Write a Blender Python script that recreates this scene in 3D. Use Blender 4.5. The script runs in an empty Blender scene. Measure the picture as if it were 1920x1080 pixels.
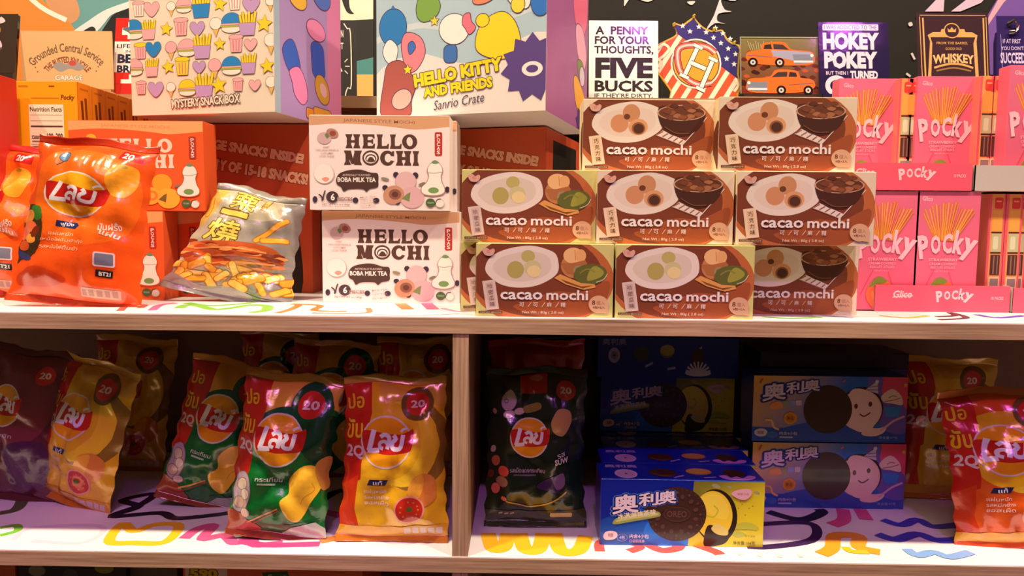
import bpy, math, random
from mathutils import Vector, Matrix, noise
from mathutils.geometry import tessellate_polygon

# ------------------------------------------------------------------ camera, world, lights, exposure
C = bpy.context.scene.collection
SC = bpy.context.scene
S = .01                      # everything below is written in centimetres
FPX = 1387.0                 # focal length in pixels of the 1920 px frame
CAM = Vector((0, -84, 10.4))
PITCH, YAW, ROLL = math.radians(4.76), math.radians(0.84), math.radians(.55)
CR = (Matrix.Rotation(YAW, 3, 'Z') @ Matrix.Rotation(math.pi/2 - PITCH, 3, 'X') @ Matrix.Rotation(ROLL, 3, 'Z'))
cd = bpy.data.cameras.new('camera'); cam = bpy.data.objects.new('camera', cd); C.objects.link(cam)
cd.sensor_width = 36; cd.lens = FPX/1920*36; cd.clip_start = .01
cam.matrix_world = Matrix.Translation(CAM*S) @ CR.to_4x4()
SC.camera = cam
SC.view_settings.view_transform = 'Standard'; SC.view_settings.look = 'None'
SC.view_settings.gamma = 1; SC.view_settings.use_curve_mapping = False
SC.view_settings.exposure = -0.14

w = bpy.data.worlds.new('shop'); SC.world = w; w.use_nodes = True
bg = w.node_tree.nodes['Background']; bg.inputs[0].default_value = (1.0, .70, .48, 1); bg.inputs[1].default_value = .07

def lamp(name, kind, loc, target, energy, color, size=.05, **k):
    d = bpy.data.lights.new(name, kind); o = bpy.data.objects.new(name, d); C.objects.link(o)
    d.energy = energy; d.color = color
    if kind == 'AREA': d.shape = 'DISK'; d.size = size
    else: d.shadow_soft_size = size
    if kind == 'SPOT': d.spot_size = math.radians(k.get('cone', 100)); d.spot_blend = .6
    o.location = Vector(loc)*S
    o.rotation_euler = (Vector(target)-Vector(loc)).to_track_quat('-Z', 'Y').to_euler()
    return o
# ceiling track lamps in front of the shelf: warm, steep
for i, x in enumerate((-150, -55, 45, 150)):
    lamp('track_lamp', 'SPOT', (x, -44, 195), (x*.9, 8, 0), 140, (1, .84, .58), .045, cone=110)
# purple stage lamps further out in the shop
for x in (-70, 62, 172):
    lamp('purple_lamp', 'SPOT', (x, -190, 205), (x*.6, 20, -10), 13, (.74, .15, 1), .07, cone=70)
for x in (-85, -42, 0, 42, 85):   # extra narrow beams, added to tint the lower shelf and spare the upper
    lamp('purple_beam', 'SPOT', (x, -185, 200), (x, 8, -32), 48, (.74, .15, 1), .05, cone=15)
# big soft warm fill, added behind the viewer for the shop's ambient light
lamp('warm_fill', 'AREA', (-40, -170, 250), (0, 0, 15), 21, (1, .70, .46), 1.6)

def ray(px, py): return CR @ Vector(((px-960)/FPX, -(py-540)/FPX, -1))
def G(px, py, z):
    d = ray(px, py); t = (z-CAM.z)/d.z; p = CAM+d*t; return p.x, p.y
def V(px, py, Y):
    d = ray(px, py); t = (Y-CAM.y)/d.y; p = CAM+d*t; return p.x, p.z

# ------------------------------------------------------------------ materials
def lin(c):
    return tuple(((v/255)/12.92 if v/255 <= .04045 else ((v/255+.055)/1.055)**2.4) for v in c[:3])
def nodemat(name, rough=.5, spec=.5, coat=0, metal=0, bump=0, bscale=40, emit=None):
    m = bpy.data.materials.new(name); m.use_nodes = True; nt = m.node_tree; b = nt.nodes['Principled BSDF']
    a = nt.nodes.new('ShaderNodeVertexColor'); a.layer_name = 'Col'
    nt.links.new(a.outputs[0], b.inputs['Base Color'])
    b.inputs['Roughness'].default_value = rough; b.inputs['Specular IOR Level'].default_value = spec
    b.inputs['Coat Weight'].default_value = coat; b.inputs['Coat Roughness'].default_value = .08
    b.inputs['Metallic'].default_value = metal
    if bump:
        t = nt.nodes.new('ShaderNodeTexCoord'); n = nt.nodes.new('ShaderNodeTexNoise'); bp = nt.nodes.new('ShaderNodeBump')
        n.inputs['Scale'].default_value = bscale; n.inputs['Detail'].default_value = 4
        nt.links.new(t.outputs['Object'], n.inputs['Vector']); nt.links.new(n.outputs[0], bp.inputs['Height'])
        bp.inputs['Strength'].default_value = bump; bp.inputs['Distance'].default_value = .004
        nt.links.new(bp.outputs[0], b.inputs['Normal'])
    return m
MAT = dict(card=nodemat('printed_card', .5, .4, .05), gloss=nodemat('glossy_card', .3, .5, .3, bump=.05, bscale=12),
           foil=nodemat('printed_foil', .22, .75, .45, .1, bump=.45, bscale=34), tin=nodemat('enamelled_tin', .13, .5, .6, .0, bump=.16, bscale=26),
           lam=nodemat('white_laminate', .35, .4, 0), paint=nodemat('mural_paint', .7, .3, 0, bump=.06, bscale=60),
           chrome=nodemat('chrome', .15, .5, 0, 1))
def plywood(name, c1, c2, stripes):
    m = bpy.data.materials.new(name); m.use_nodes = True; nt = m.node_tree; b = nt.nodes['Principled BSDF']
    t = nt.nodes.new('ShaderNodeTexCoord'); mp = nt.nodes.new('ShaderNodeMapping'); n = nt.nodes.new('ShaderNodeTexNoise'); r = nt.nodes.new('ShaderNodeValToRGB')
    mp.inputs['Scale'].default_value = stripes
    n.inputs['Scale'].default_value = 1; n.inputs['Detail'].default_value = 6; n.inputs['Roughness'].default_value = .65
    nt.links.new(t.outputs['Object'], mp.inputs[0]); nt.links.new(mp.outputs[0], n.inputs['Vector']); nt.links.new(n.outputs[0], r.inputs[0])
    e = r.color_ramp.elements; e[0].position = .36; e[0].color = (*lin(c1), 1); e[1].position = .62; e[1].color = (*lin(c2), 1)
    x = e.new(.30); x.color = (*[v*.55 for v in lin(c1)], 1)
    nt.links.new(r.outputs[0], b.inputs['Base Color']); b.inputs['Roughness'].default_value = .6
    return m
MAT['ply_edge'] = plywood('plywood_edge', (158, 122, 92), (206, 170, 132), (7, 5, 330))
MAT['ply_edge_up'] = plywood('plywood_upright_edge', (158, 122, 92), (206, 170, 132), (330, 5, 7))
MAT['ply'] = plywood('plywood_face', (136, 102, 74), (156, 118, 86), (3, 60, 12))

# ------------------------------------------------------------------ flat artwork
_tc = {}
def text2d(s, bold=0.0):
    k = (s, round(bold, 4))
    if k in _tc: return _tc[k]
    cu = bpy.data.curves.new('t', 'FONT'); cu.body = s; cu.offset = bold; cu.resolution_u = 2; cu.fill_mode = 'FRONT'
    ob = bpy.data.objects.new('t', cu); C.objects.link(ob)
    dg = bpy.context.evaluated_depsgraph_get(); me = ob.evaluated_get(dg).to_mesh(); me.calc_loop_triangles()
    vs = [(v.co.x, v.co.y) for v in me.vertices]
    tris = [[vs[i] for i in t.vertices] for t in me.loop_triangles]
    ob.evaluated_get(dg).to_mesh_clear(); bpy.data.objects.remove(ob); bpy.data.curves.remove(cu)
    xs = [p[0] for p in vs] or [0, 1]; ys = [p[1] for p in vs] or [0, 1]
    _tc[k] = (tris, (min(xs), min(ys), max(xs), max(ys)))
    return _tc[k]
_te = {}
def edges2d(s, bold, wd):
    """the glyph's own contour drawn as a stroke of half width wd"""
    k = (s, round(bold, 4), round(wd, 4))
    if k in _te: return _te[k]
    from collections import Counter
    tr = text2d(s, bold)[0]; cn = Counter(); q_ = lambda p: (round(p[0], 5), round(p[1], 5))
    for t in tr:
        for i in range(3):
            a, b = q_(t[i]), q_(t[(i+1) % 3]); cn[(min(a, b), max(a, b))] += 1
    out = []; seen = set()
    for (a, b), n in cn.items():
        if n != 1 or a == b: continue
        dx, dy = b[0]-a[0], b[1]-a[1]; l = math.hypot(dx, dy); nx, ny = -dy/l*wd, dx/l*wd
        p = [(a[0]+nx, a[1]+ny), (a[0]-nx, a[1]-ny), (b[0]-nx, b[1]-ny), (b[0]+nx, b[1]+ny)]
        out += [[p[0], p[1], p[2]], [p[0], p[2], p[3]]]
        for e in (a, b):
            if e in seen: continue
            seen.add(e); o = [(e[0]+wd*math.cos(m*math.pi/3), e[1]+wd*math.sin(m*math.pi/3)) for m in range(6)]
            out += [[o[0], o[i], o[i+1]] for i in range(1, 5)]
    _te[k] = out
    return out
def clip_poly(p, ax, lim, sgn):
    out = []
    n = len(p)
    for i in range(n):
        a, b = p[i], p[(i+1) % n]; da = (a[ax]-lim)*sgn; db = (b[ax]-lim)*sgn
        if da >= 0: out.append(a)
        if (da > 0 > db) or (da < 0 < db):
            t = da/(da-db); out.append((a[0]+(b[0]-a[0])*t, a[1]+(b[1]-a[1])*t))
    return out
def area2(p): return sum(p[i][0]*p[(i+1) % len(p)][1]-p[(i+1) % len(p)][0]*p[i][1] for i in range(len(p)))
def smooth(pts, n=5, closed=True):
    out = []; L = len(pts)
    rng = range(L) if closed else range(L-1)
    for i in rng:
        if closed: p = [pts[(i+j-1) % L] for j in range(4)]
        else: p = [pts[max(0, min(L-1, i+j-1))] for j in range(4)]
        for k in range(n):
            t = k/n
            out.append(tuple(.5*(2*p[1][a]+(p[2][a]-p[0][a])*t+(2*p[0][a]-5*p[1][a]+4*p[2][a]-p[3][a])*t*t+(3*p[1][a]-p[0][a]-3*p[2][a]+p[3][a])*t**3) for a in (0, 1)))
    if not closed: out.append(pts[-1])
    return out
def rotp(p, c, a):
    a = math.radians(a); x, y = p[0]-c[0], p[1]-c[1]
    return (c[0]+x*math.cos(a)-y*math.sin(a), c[1]+x*math.sin(a)+y*math.cos(a))
class Art:
    """flat print in its own units, x right, y down; later laid onto a face"""
    def __init__(s, W, H, bgc=None):
        s.W, s.H, s.it = W, H, []
        s.bg = bgc
        if bgc is not None: s.rect(0, 0, W, H, bgc)
    def tris(s, tr, c): s.it.append((tr, c)); return s
    def poly(s, pts, c, ol=None):
        if ol: s.line(pts, ol[1]*2, ol[0], True)
        t = tessellate_polygon([[Vector((p[0], p[1], 0)) for p in pts]])
        return s.tris([[pts[i] for i in q] for q in t], c)
    def rect(s, x0, y0, x1, y1, c, rot=0, ol=None):
        m = ((x0+x1)/2, (y0+y1)/2)
        return s.poly([rotp(p, m, rot) for p in ((x0, y0), (x1, y0), (x1, y1), (x0, y1))], c, ol)
    def rrect(s, x0, y0, x1, y1, r, c, rot=0, ol=None):
        pts = []
        for cx, cy, a0 in ((x1-r, y0+r, -90), (x1-r, y1-r, 0), (x0+r, y1-r, 90), (x0+r, y0+r, 180)):
            for k in range(5):
                a = math.radians(a0+k*22.5); pts.append((cx+r*math.cos(a), cy+r*math.sin(a)))
        m = ((x0+x1)/2, (y0+y1)/2)
        return s.poly([rotp(p, m, rot) for p in pts], c, ol)
    def ell(s, cx, cy, rx, ry, c, rot=0, n=28, ol=None, a0=0, a1=360):
        pts = [rotp((cx+rx*math.cos(math.radians(a0+(a1-a0)*i/n)), cy+ry*math.sin(math.radians(a0+(a1-a0)*i/n))), (cx, cy), rot) for i in range(n+(a1-a0 < 360))]
        return s.poly(pts, c, ol)
    def blob(s, pts, c, n=5, ol=None): return s.poly(smooth(pts, n), c, ol)
    def line(s, pts, wd, c, closed=False, sm=0):
        if sm: pts = smooth(pts, sm, closed)
        L = len(pts); tr = []; h = wd/2; q = []
        for i in range(L):
            a = pts[(i-1) % L] if (closed or i) else pts[0]; b = pts[(i+1) % L] if (closed or i < L-1) else pts[-1]
            dx, dy = b[0]-a[0], b[1]-a[1]; l = math.hypot(dx, dy) or 1
            q.append(((pts[i][0]-dy/l*h, pts[i][1]+dx/l*h), (pts[i][0]+dy/l*h, pts[i][1]-dx/l*h)))
        for i in range(L if closed else L-1):
            a, b = q[i], q[(i+1) % L]; tr += [[a[0], a[1], b[1]], [a[0], b[1], b[0]]]
        return s.tris(tr, c)
    def text(s, t, x0, y0, x1, y1, c, bold=0., ol=None, rot=0, sh=0, warp=None):
        asc = t.isascii(); eb = 0 if asc else bold*.8; bold = bold if asc else 0.
        tr, bb = text2d(t, bold); W = (bb[2]-bb[0]) or 1; H = (bb[3]-bb[1]) or 1; m = ((x0+x1)/2, (y0+y1)/2)
        def f(p):
            x = x0+(p[0]-bb[0])/W*(x1-x0); y = y1-(p[1]-bb[1])/H*(y1-y0)
            x += -sh*(y-y1)
            q = rotp((x, y), m, rot)
            return warp(*q) if warp else q
        if ol: s.tris([[f(p) for p in q] for q in edges2d(t, bold, ol[1]+eb)], ol[0])
        if eb: s.tris([[f(p) for p in q] for q in edges2d(t, bold, eb)], c)
        return s.tris([[f(p) for p in q] for q in tr], c)
    def vtext(s, t, x0, y0, x1, y1, c, bold=0., gap=.12):
        h = (y1-y0)/len(t)
        for i, ch in enumerate(t): s.text(ch, x0, y0+h*(i+gap/2), x1, y0+h*(i+1-gap/2), c, bold)
        return s
def star(cx, cy, r, r2=None, n=5, rot=-90):
    r2 = r2 or r*.45
    return [(cx+(r if i % 2 == 0 else r2)*math.cos(math.radians(rot+i*180/n)), cy+(r if i % 2 == 0 else r2)*math.sin(math.radians(rot+i*180/n))) for i in range(2*n)]
def grad(x0, y0, c0, x1, y1, c1):
    d = (x1-x0)**2+(y1-y0)**2; a, b = lin(c0), lin(c1)
    def f(x, y):
        t = max(0, min(1, ((x-x0)*(x1-x0)+(y-y0)*(y1-y0))/d)); return tuple(a[i]+(b[i]-a[i])*t for i in range(3))
    f.g = True
    return f

class Acc:
    """collects geometry of ONE part"""
    def __init__(s): s.v = []; s.f = []; s.c = []; s.m = []; s.n = None
    def add(s, vs, fs, c, mi=0):
        o = len(s.v); s.v += [tuple(p) for p in vs]; s.f += [[o+i for i in q] for q in fs]; s.m += [mi]*len(fs)
        s.c += [lin(c)]*len(vs) if isinstance(c, tuple) else list(c)
        return s
    def box(s, x0, x1, y0, y1, z0, z1, c, mi=0):
        vs = [(x, y, z) for x in (x0, x1) for y in (y0, y1) for z in (z0, z1)]
        return s.add(vs, [(0, 1, 3, 2), (4, 6, 7, 5), (0, 4, 5, 1), (2, 3, 7, 6), (0, 2, 6, 4), (1, 5, 7, 3)], c, mi)
    def prism(s, pts, y0, y1, c, mi=0):
        """polygon in x,z extruded along y"""
        n = len(pts); vs = [(p[0], y0, p[1]) for p in pts]+[(p[0], y1, p[1]) for p in pts]
        t = tessellate_polygon([[Vector((p[0], p[1], 0)) for p in pts]])
        fs = [tuple(q) for q in t]+[tuple(n+i for i in q) for q in t]+[(i, (i+1) % n, n+(i+1) % n, n+i) for i in range(n)]
        return s.add(vs, fs, c, mi)
    def tube(s, pts, r, c, n=8, mi=0):
        vs = []; L = len(pts)
        for i, p in enumerate(pts):
            a = Vector(pts[max(0, i-1)]); b = Vector(pts[min(L-1, i+1)]); d = (b-a).normalized()
            u = d.orthogonal().normalized(); w_ = d.cross(u)
            vs += [Vector(p)+r*(u*math.cos(k*2*math.pi/n)+w_*math.sin(k*2*math.pi/n)) for k in range(n)]
        fs = [(i*n+k, i*n+(k+1) % n, (i+1)*n+(k+1) % n, (i+1)*n+k) for i in range(L-1) for k in range(n)]+[tuple(range(n)), tuple(range((L-1)*n, L*n))]
        return s.add(vs, fs, c, mi)
    def art(s, A, fn, off0=.012, dof=.0025, mi=0, gcell=None):
        """lay artwork A by fn(u, v, offset_cm) -> point; gcell splits gradients"""
        dof = min(dof, .09/max(1, len(A.it)))
        for k, (tr, c) in enumerate(A.it):
            key = {}; vs = []; cs = []; fs = []; g = callable(c); lc = None if g else lin(c)
            for t in tr:
                p = t
                if any(q[0] < 0 or q[0] > A.W or q[1] < 0 or q[1] > A.H for q in t):
                    for ax, lim, sg in ((0, 0, 1), (0, A.W, -1), (1, 0, 1), (1, A.H, -1)):
                        p = clip_poly(p, ax, lim, sg)
                        if len(p) < 3: break
                if len(p) < 3: continue
                ps = [p]
                if g:
                    for ax, L in ((0, A.W), (1, A.H)):
                        st = L/10; new = []
                        for q in ps:
                            rest = q
                            for j in range(1, 10):
                                lo = clip_poly(rest, ax, st*j, -1); rest = clip_poly(rest, ax, st*j, 1)
                                if len(lo) > 2: new.append(lo)
                                if len(rest) < 3: break
                            if len(rest) > 2: new.append(rest)
                        ps = new
                for q in ps:
                    idx = []
                    for x, y in q:
                        kk = (round(x, 3), round(y, 3))
                        if kk not in key:
                            key[kk] = len(vs); vs.append(fn(x/A.W, y/A.H, off0+dof*k)); cs.append(c(x, y) if g else lc)
                        if not idx or idx[-1] != key[kk]: idx.append(key[kk])
                    if len(idx) > 2 and idx[0] == idx[-1]: idx.pop()
                    if len(idx) > 2: fs.append(idx if area2(q) < 0 else idx[::-1])
            if fs: s.add(vs, fs, cs, mi)
        return s
    def mesh(s, name, mats, bevel=0):
        me = bpy.data.meshes.new(name); me.from_pydata([(a*S, b*S, c*S) for a, b, c in s.v], [], s.f)
        at = me.color_attributes.new('Col', 'FLOAT_COLOR', 'POINT')
        buf = []
        for c in s.c: buf += [c[0], c[1], c[2], 1]
        at.data.foreach_set('color', buf)
        for m in mats: me.materials.append(MAT[m])
        if len(mats) > 1: me.polygons.foreach_set('material_index', s.m)
        return me
    def obj(s, name, mats, parent=None, smooth=False, bevel=0):
        if isinstance(mats, str): mats = [mats]
        me = s.mesh(name, mats)
        if smooth: me.polygons.foreach_set('use_smooth', [True]*len(me.polygons))
        o = bpy.data.objects.new(name, me); C.objects.link(o); o.parent = parent
        if bevel:
            b = o.modifiers.new('bevel', 'BEVEL'); b.width = bevel*S; b.segments = 2; b.limit_method = 'ANGLE'
        return o
def meshobj(name, me, parent):
    o = bpy.data.objects.new(name, me); C.objects.link(o); o.parent = parent; return o
def empty(name, loc=(0, 0, 0), rot=(0, 0, 0)):
    o = bpy.data.objects.new(name, None); C.objects.link(o); o.empty_display_size = .02
    o.location = Vector(loc)*S; o.rotation_euler = [math.radians(a) for a in rot]; return o
def tag(o, label=None, cat=None, group=None, kind=None):
    if label: o['label'] = label
    if cat: o['category'] = cat
    if group: o['group'] = group
    if kind: o['kind'] = kind
    return o

# ------------------------------------------------------------------ cartons
_mc = {}
def carton(name, label, cat, loc, dims, front, bodyc, group=None, top=None, side=None, side2=None, yaw=0, tilt=0, roll=0, mat='card', flap=True, key=None, back=True):
    """loc = bottom centre of the FRONT face (cm); yaw about z at that point"""
    w_, d_, h_ = dims; root = empty(name, loc, (tilt, roll, yaw)); tag(root, label, cat, group)
    k = (key or id(front), dims)
    def get(part, fn):
        if (k, part) not in _mc: _mc[(k, part)] = fn()
        return _mc[(k, part)]
    def body():
        a = Acc(); a.box(-w_/2, w_/2, 0, d_, 0, h_, bodyc); return a.mesh('carton_body', [mat])
    b = meshobj('carton_body', get('body', body), root)
    m = b.modifiers.new('bevel', 'BEVEL'); m.width = .05*S; m.segments = 1
    e = .03
    if front: meshobj('front_panel', get('front', lambda: Acc().art(front, lambda u, v, o: (-w_/2+e+u*(w_-2*e), -o, h_-e-v*(h_-2*e))).mesh('front_panel', [mat])), root)
    if top: meshobj('top_panel', get('top', lambda: Acc().art(top, lambda u, v, o: (-w_/2+e+u*(w_-2*e), d_-e-v*(d_-2*e), h_+o)).mesh('top_panel', [mat])), root)
    if side: meshobj('side_panel', get('side', lambda: Acc().art(side, lambda u, v, o: (w_/2+o, e+u*(d_-2*e), h_-e-v*(h_-2*e))).mesh('side_panel', [mat])), root)
    if side2: meshobj('side_panel', get('side2', lambda: Acc().art(side2, lambda u, v, o: (-w_/2-o, d_-e-u*(d_-2*e), h_-e-v*(h_-2*e))).mesh('side_panel', [mat])), root)
    if flap:
        def fl():
            a = Acc(); cc = tuple(min(255, int(v*1.04+3)) for v in bodyc)
            a.box(-w_/2+.12, w_/2-.12, .1, d_-.15, h_, h_+.035, cc); return a.mesh('lid_flap', [mat])
        meshobj('lid_flap', get('flap', fl), root)
    return root

# ------------------------------------------------------------------ pillow bags
NU, NV = 22, 30
def bag(label, loc, W, H, T, art, bodyc, sealc=None, group=None, yaw=0, lean=10, roll=0, seed=1, twist=0, droop=0, taper=0, wr=1., pinch=.07, cat='chip bag', name='chip_bag', mat='foil', bottom=None):
    root = empty(name, loc); tag(root, label, cat, group)
    root.rotation_euler = (Matrix.Rotation(math.radians(yaw), 3, 'Z') @ Matrix.Rotation(-math.radians(lean), 3, 'X') @ Matrix.Rotation(math.radians(roll), 3, 'Y')).to_euler()
    sealh = 1.1; Hb = H-2*sealh*.8; sd = seed*7.31
    def P(u, v, back=False):
        k = abs(2*u-1); a = max(0, 1-k**2.3); b = max(0, math.sin(math.pi*min(1, max(0, v**.9))))**.6
        t = T*(a**.72)*b
        e = math.exp(-v*Hb/3.)+math.exp(-(1-v)*Hb/3.)
        n1 = noise.noise(Vector((u*2.2+sd, v*3.1, sd))); n2 = noise.noise(Vector((u*6.5, v*8+sd, sd*2)))
        env = min(1, a*1.6)*min(1, min(v, 1-v)*9)
        rad = math.sin((u-.5)*2*math.pi*(4.2+1.2*n1)+sd+2.5*n1)
        # long diagonal creases
        cr = 0
        for q in range(3):
            ph = sd*(q+1.7); dd = (u-.5-.25*math.sin(ph))*math.cos(ph*2.1)+(v-.5-.3*math.cos(ph*1.3))*1.4*math.sin(ph*2.1)
            cr -= .30*math.exp(-(dd*16)**2)
        t += wr*env*(.46*rad*min(1, e)+.85*n1+.45*n2+1.3*cr)
        # side puckers
        pk = .16*math.sin(v*38+sd+3*n1)*k**5
        x = W*(u-.5)*(1-pinch*b)+.28*n1*k**3+pk
        x += twist*(v-.5); x *= 1+taper*(v-.5)
        if back: t = -T*.55*(a**.72)*b
        else: t = max(t, .02*b)
        z = sealh*.8+Hb*(1-v)
        z += .22*math.sin(u*9+sd)*math.exp(-v*10)-.12*math.sin(u*7+sd)*math.exp(-(1-v)*9)
        if droop: t += droop*math.exp(-v*5)
        return Vector((x, -t, z))
    grid = [[P(i/NU, j/NV) for i in range(NU+1)] for j in range(NV+1)]
    nrm = [[None]*(NU+1) for _ in range(NV+1)]
    for j in range(NV+1):
        for i in range(NU+1):
            du = grid[j][min(NU, i+1)]-grid[j][max(0, i-1)]; dv = grid[min(NV, j+1)][i]-grid[max(0, j-1)][i]
            n = du.cross(dv); n = n.normalized() if n.length > 1e-9 else Vector((0, -1, 0))
            if n.y > 0: n = -n
            nrm[j][i] = n
    def bary(u, v):
        x, y = min(max(u, 0), 1)*NU, min(max(v, 0), 1)*NV
        i, j = min(NU-1, int(x)), min(NV-1, int(y)); s_, t_ = x-i, y-j
        if s_ >= t_: ws = ((j, i, 1-s_), (j, i+1, s_-t_), (j+1, i+1, t_))
        else: ws = ((j, i, 1-t_), (j+1, i, t_-s_), (j+1, i+1, s_))
        p = Vector(); n = Vector()
        for jj, ii, w_ in ws: p += grid[jj][ii]*w_; n += nrm[jj][ii]*w_
        return p, n
    A = Acc(); N = []
    vs = [grid[j][i] for j in range(NV+1) for i in range(NU+1)]
    fs = []
    for j in range(NV):
        for i in range(NU):
            a, b, c, d = j*(NU+1)+i, j*(NU+1)+i+1, (j+1)*(NU+1)+i+1, (j+1)*(NU+1)+i
            fs += [(a, c, b), (a, d, c)]
    A.add(vs, fs, bodyc); N += [nrm[j][i] for j in range(NV+1) for i in range(NU+1)]
    # back sheet
    bv = [P(i/NU, j/NV, True) for j in range(NV+1) for i in range(NU+1)]
    A.add(bv, [(j*(NU+1)+i, j*(NU+1)+i+1, (j+1)*(NU+1)+i+1, (j+1)*(NU+1)+i) for j in range(NV) for i in range(NU)], bodyc)
    N += [Vector((0, 1, 0))]*len(bv)
    # artwork, cut along the grid so that it lies exactly on the sheet
    if art:
        cu, cv = art.W/NU, art.H/NV
        for k, (tr, c) in enumerate(art.it):
            off = .012+min(.0015, .09/len(art.it))*k; key = {}; vs = []; cs = []; fs = []; g = callable(c); lc = None if g else lin(c)
            for t in tr:
                p = t
                if any(q[0] < 0 or q[0] > art.W or q[1] < 0 or q[1] > art.H for q in t):
                    for ax, lim, sg in ((0, 0, 1), (0, art.W, -1), (1, 0, 1), (1, art.H, -1)):
                        p = clip_poly(p, ax, lim, sg)
                        if len(p) < 3: break
                if len(p) < 3: continue
                ps = [p]
                for ax, st in ((0, cu), (1, cv)):
                    new = []
                    for q in ps:
                        lo_ = min(r[ax] for r in q); hi_ = max(r[ax] for r in q); rest = q
                        for j in range(int(lo_/st)+1, int(hi_/st)+1):
                            lo = clip_poly(rest, ax, st*j, -1); rest = clip_poly(rest, ax, st*j, 1)
                            if len(lo) > 2: new.append(lo)
                            if len(rest) < 3: break
                        if len(rest) > 2: new.append(rest)
                    ps = new
                fin = []
                for q in ps:
                    mx = sum(r[0] for r in q)/len(q)/cu; my = sum(r[1] for r in q)/len(q)/cv; i, j = int(mx), int(my)
                    qq = [(r[0]/cu-i-(r[1]/cv-j), r[1]) for r in q]
                    if min(r[0] for r in qq) < -1e-6 and max(r[0] for r in qq) > 1e-6:
                        for sg in (1, -1):
                            h_ = clip_poly(qq, 0, 0, sg)
                            if len(h_) > 2: fin.append([((r[0]+i+(r[1]/cv-j))*cu, r[1]) for r in h_])
                    else: fin.append(q)
                for q in fin:
                    idx = []
                    for x, y in q:
                        kk = (round(x, 2), round(y, 2))
                        if kk not in key:
                            key[kk] = len(vs); p0, n0 = bary(x/art.W, y/art.H); vs.append(p0+n0*off); cs.append(c(x, y) if g else lc); N.append(n0)
                        if not idx or idx[-1] != key[kk]: idx.append(key[kk])
                    if len(idx) > 2 and idx[0] == idx[-1]: idx.pop()
                    if len(idx) > 2: fs.append(idx if area2(q) < 0 else idx[::-1])
            if vs and fs: A.add(vs, fs, cs)
            elif vs: del N[-len(vs):]
    me = A.mesh('bag_body', [mat]); me.polygons.foreach_set('use_smooth', [True]*len(me.polygons))
    me.normals_split_custom_set_from_vertices([n.normalized() if n.length > 0 else (0, -1, 0) for n in N])
    meshobj('bag_body', me, root)
    # crimped seals
    for nm, top in (('top_seal', True), ('bottom_seal', False)):
        a = Acc(); n = 44; rows = 7; vs = []
        for r in range(rows):
            q = r/(rows-1)
            for i in range(n+1):
                u = i/n; e = P(u, 0 if top else 1); rp = .045*math.sin(q*math.pi*6)
                z = e.z+(1 if top else -1)*q*sealh*(.9+.06*math.sin(u*30+sd)); y = e.y-rp+(.35*math.sin(u*6+sd)*q*(1 if top else .4))
                if top: y -= q*q*.35*math.sin(seed*2.2)
                else: y -= .2*q
                vs.append((e.x*(1+.01*q), y, max(z, .03) if not top else z))
        fs = [(r*(n+1)+i, r*(n+1)+i+1, (r+1)*(n+1)+i+1, (r+1)*(n+1)+i) for r in range(rows-1) for i in range(n)]
        sc_ = sealc[0 if top else 1] if sealc else bodyc
        a.add(vs, fs, sc_); o = a.obj(nm, mat, root, smooth=True)
        so = o.modifiers.new('thick', 'SOLIDIFY'); so.thickness = .0004
    return root
# ------------------------------------------------------------------ printed designs
def stem(A, x0, x1, y0, y1, c, f):
    s_ = (y1-y0)*.13
    A.poly([(x0-f, y0), (x1+f, y0), (x1+f*.6, y0+s_), (x1, y0+s_*2), (x1, y1-s_*2), (x1+f*.6, y1-s_), (x1+f, y1), (x0-f, y1), (x0-f*.6, y1-s_), (x0, y1-s_*2), (x0, y0+s_*2), (x0-f*.6, y0+s_)], c)
def slab(A, ch, x0, y0, x1, y1, c, bgc):
    w_, h = x1-x0, y1-y0; t = w_*.30; f = w_*.09
    if ch == 'H':
        stem(A, x0+f, x0+f+t, y0, y1, c, f); stem(A, x1-f-t, x1-f, y0, y1, c, f); A.rect(x0+f+t*.8, y0+h*.42, x1-f-t*.8, y0+h*.60, c)
    elif ch in 'EL':
        stem(A, x0+f, x0+f+t*1.1, y0, y1, c, f)
        A.poly([(x0+t, y1-h*.17), (x1-t*.7, y1-h*.20), (x1-t*.25, y1-h*.36), (x1, y1-h*.33), (x1-t*.12, y1), (x0+t, y1)], c)
        if ch == 'E':
            A.poly([(x0+t, y0), (x1-t*.2, y0), (x1-t*.1, y0+h*.30), (x1-t*.4, y0+h*.30), (x1-t*.8, y0+h*.17), (x0+t, y0+h*.17)], c)
            A.poly([(x0+t, y0+h*.42), (x1-t*.95, y0+h*.40), (x1-t*.9, y0+h*.33), (x1-t*.5, y0+h*.33), (x1-t*.5, y0+h*.68), (x1-t*.9, y0+h*.68), (x1-t*.95, y0+h*.58), (x0+t, y0+h*.56)], c)
    elif ch == 'O':
        A.ell((x0+x1)/2, (y0+y1)/2, w_/2, h*.52, c); A.ell((x0+x1)/2, (y0+y1)/2, w_*.20, h*.32, bgc, rot=-8)
    elif ch == 'C':
        A.ell((x0+x1)/2, (y0+y1)/2, w_/2, h*.52, c); A.ell((x0+x1)/2+w_*.05, (y0+y1)/2, w_*.23, h*.30, bgc)
        A.poly([((x0+x1)/2+w_*.1, y0+h*.38), (x1+2, y0+h*.36), (x1+2, y0+h*.72), ((x0+x1)/2+w_*.1, y0+h*.62)], bgc)
        A.rect(x1-t*.55, y0+h*.02, x1-t*.1, y0+h*.38, c)
    elif ch == 'M':
        stem(A, x0+f, x0+f+t*.7, y0, y1, c, f); stem(A, x1-f-t*.85, x1-f, y0, y1, c, f)
        m = (x0+x1)/2
        A.poly([(x0+f, y0), (x0+f+t, y0), (m, y0+h*.55), (x1-f-t, y0), (x1-f, y0), (m+t*.3, y0+h*.92), (m-t*.3, y0+h*.92)], c)
    elif ch == 'I': stem(A, x0+w_*.22, x1-w_*.22, y0, y1, c, w_*.2)

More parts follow.
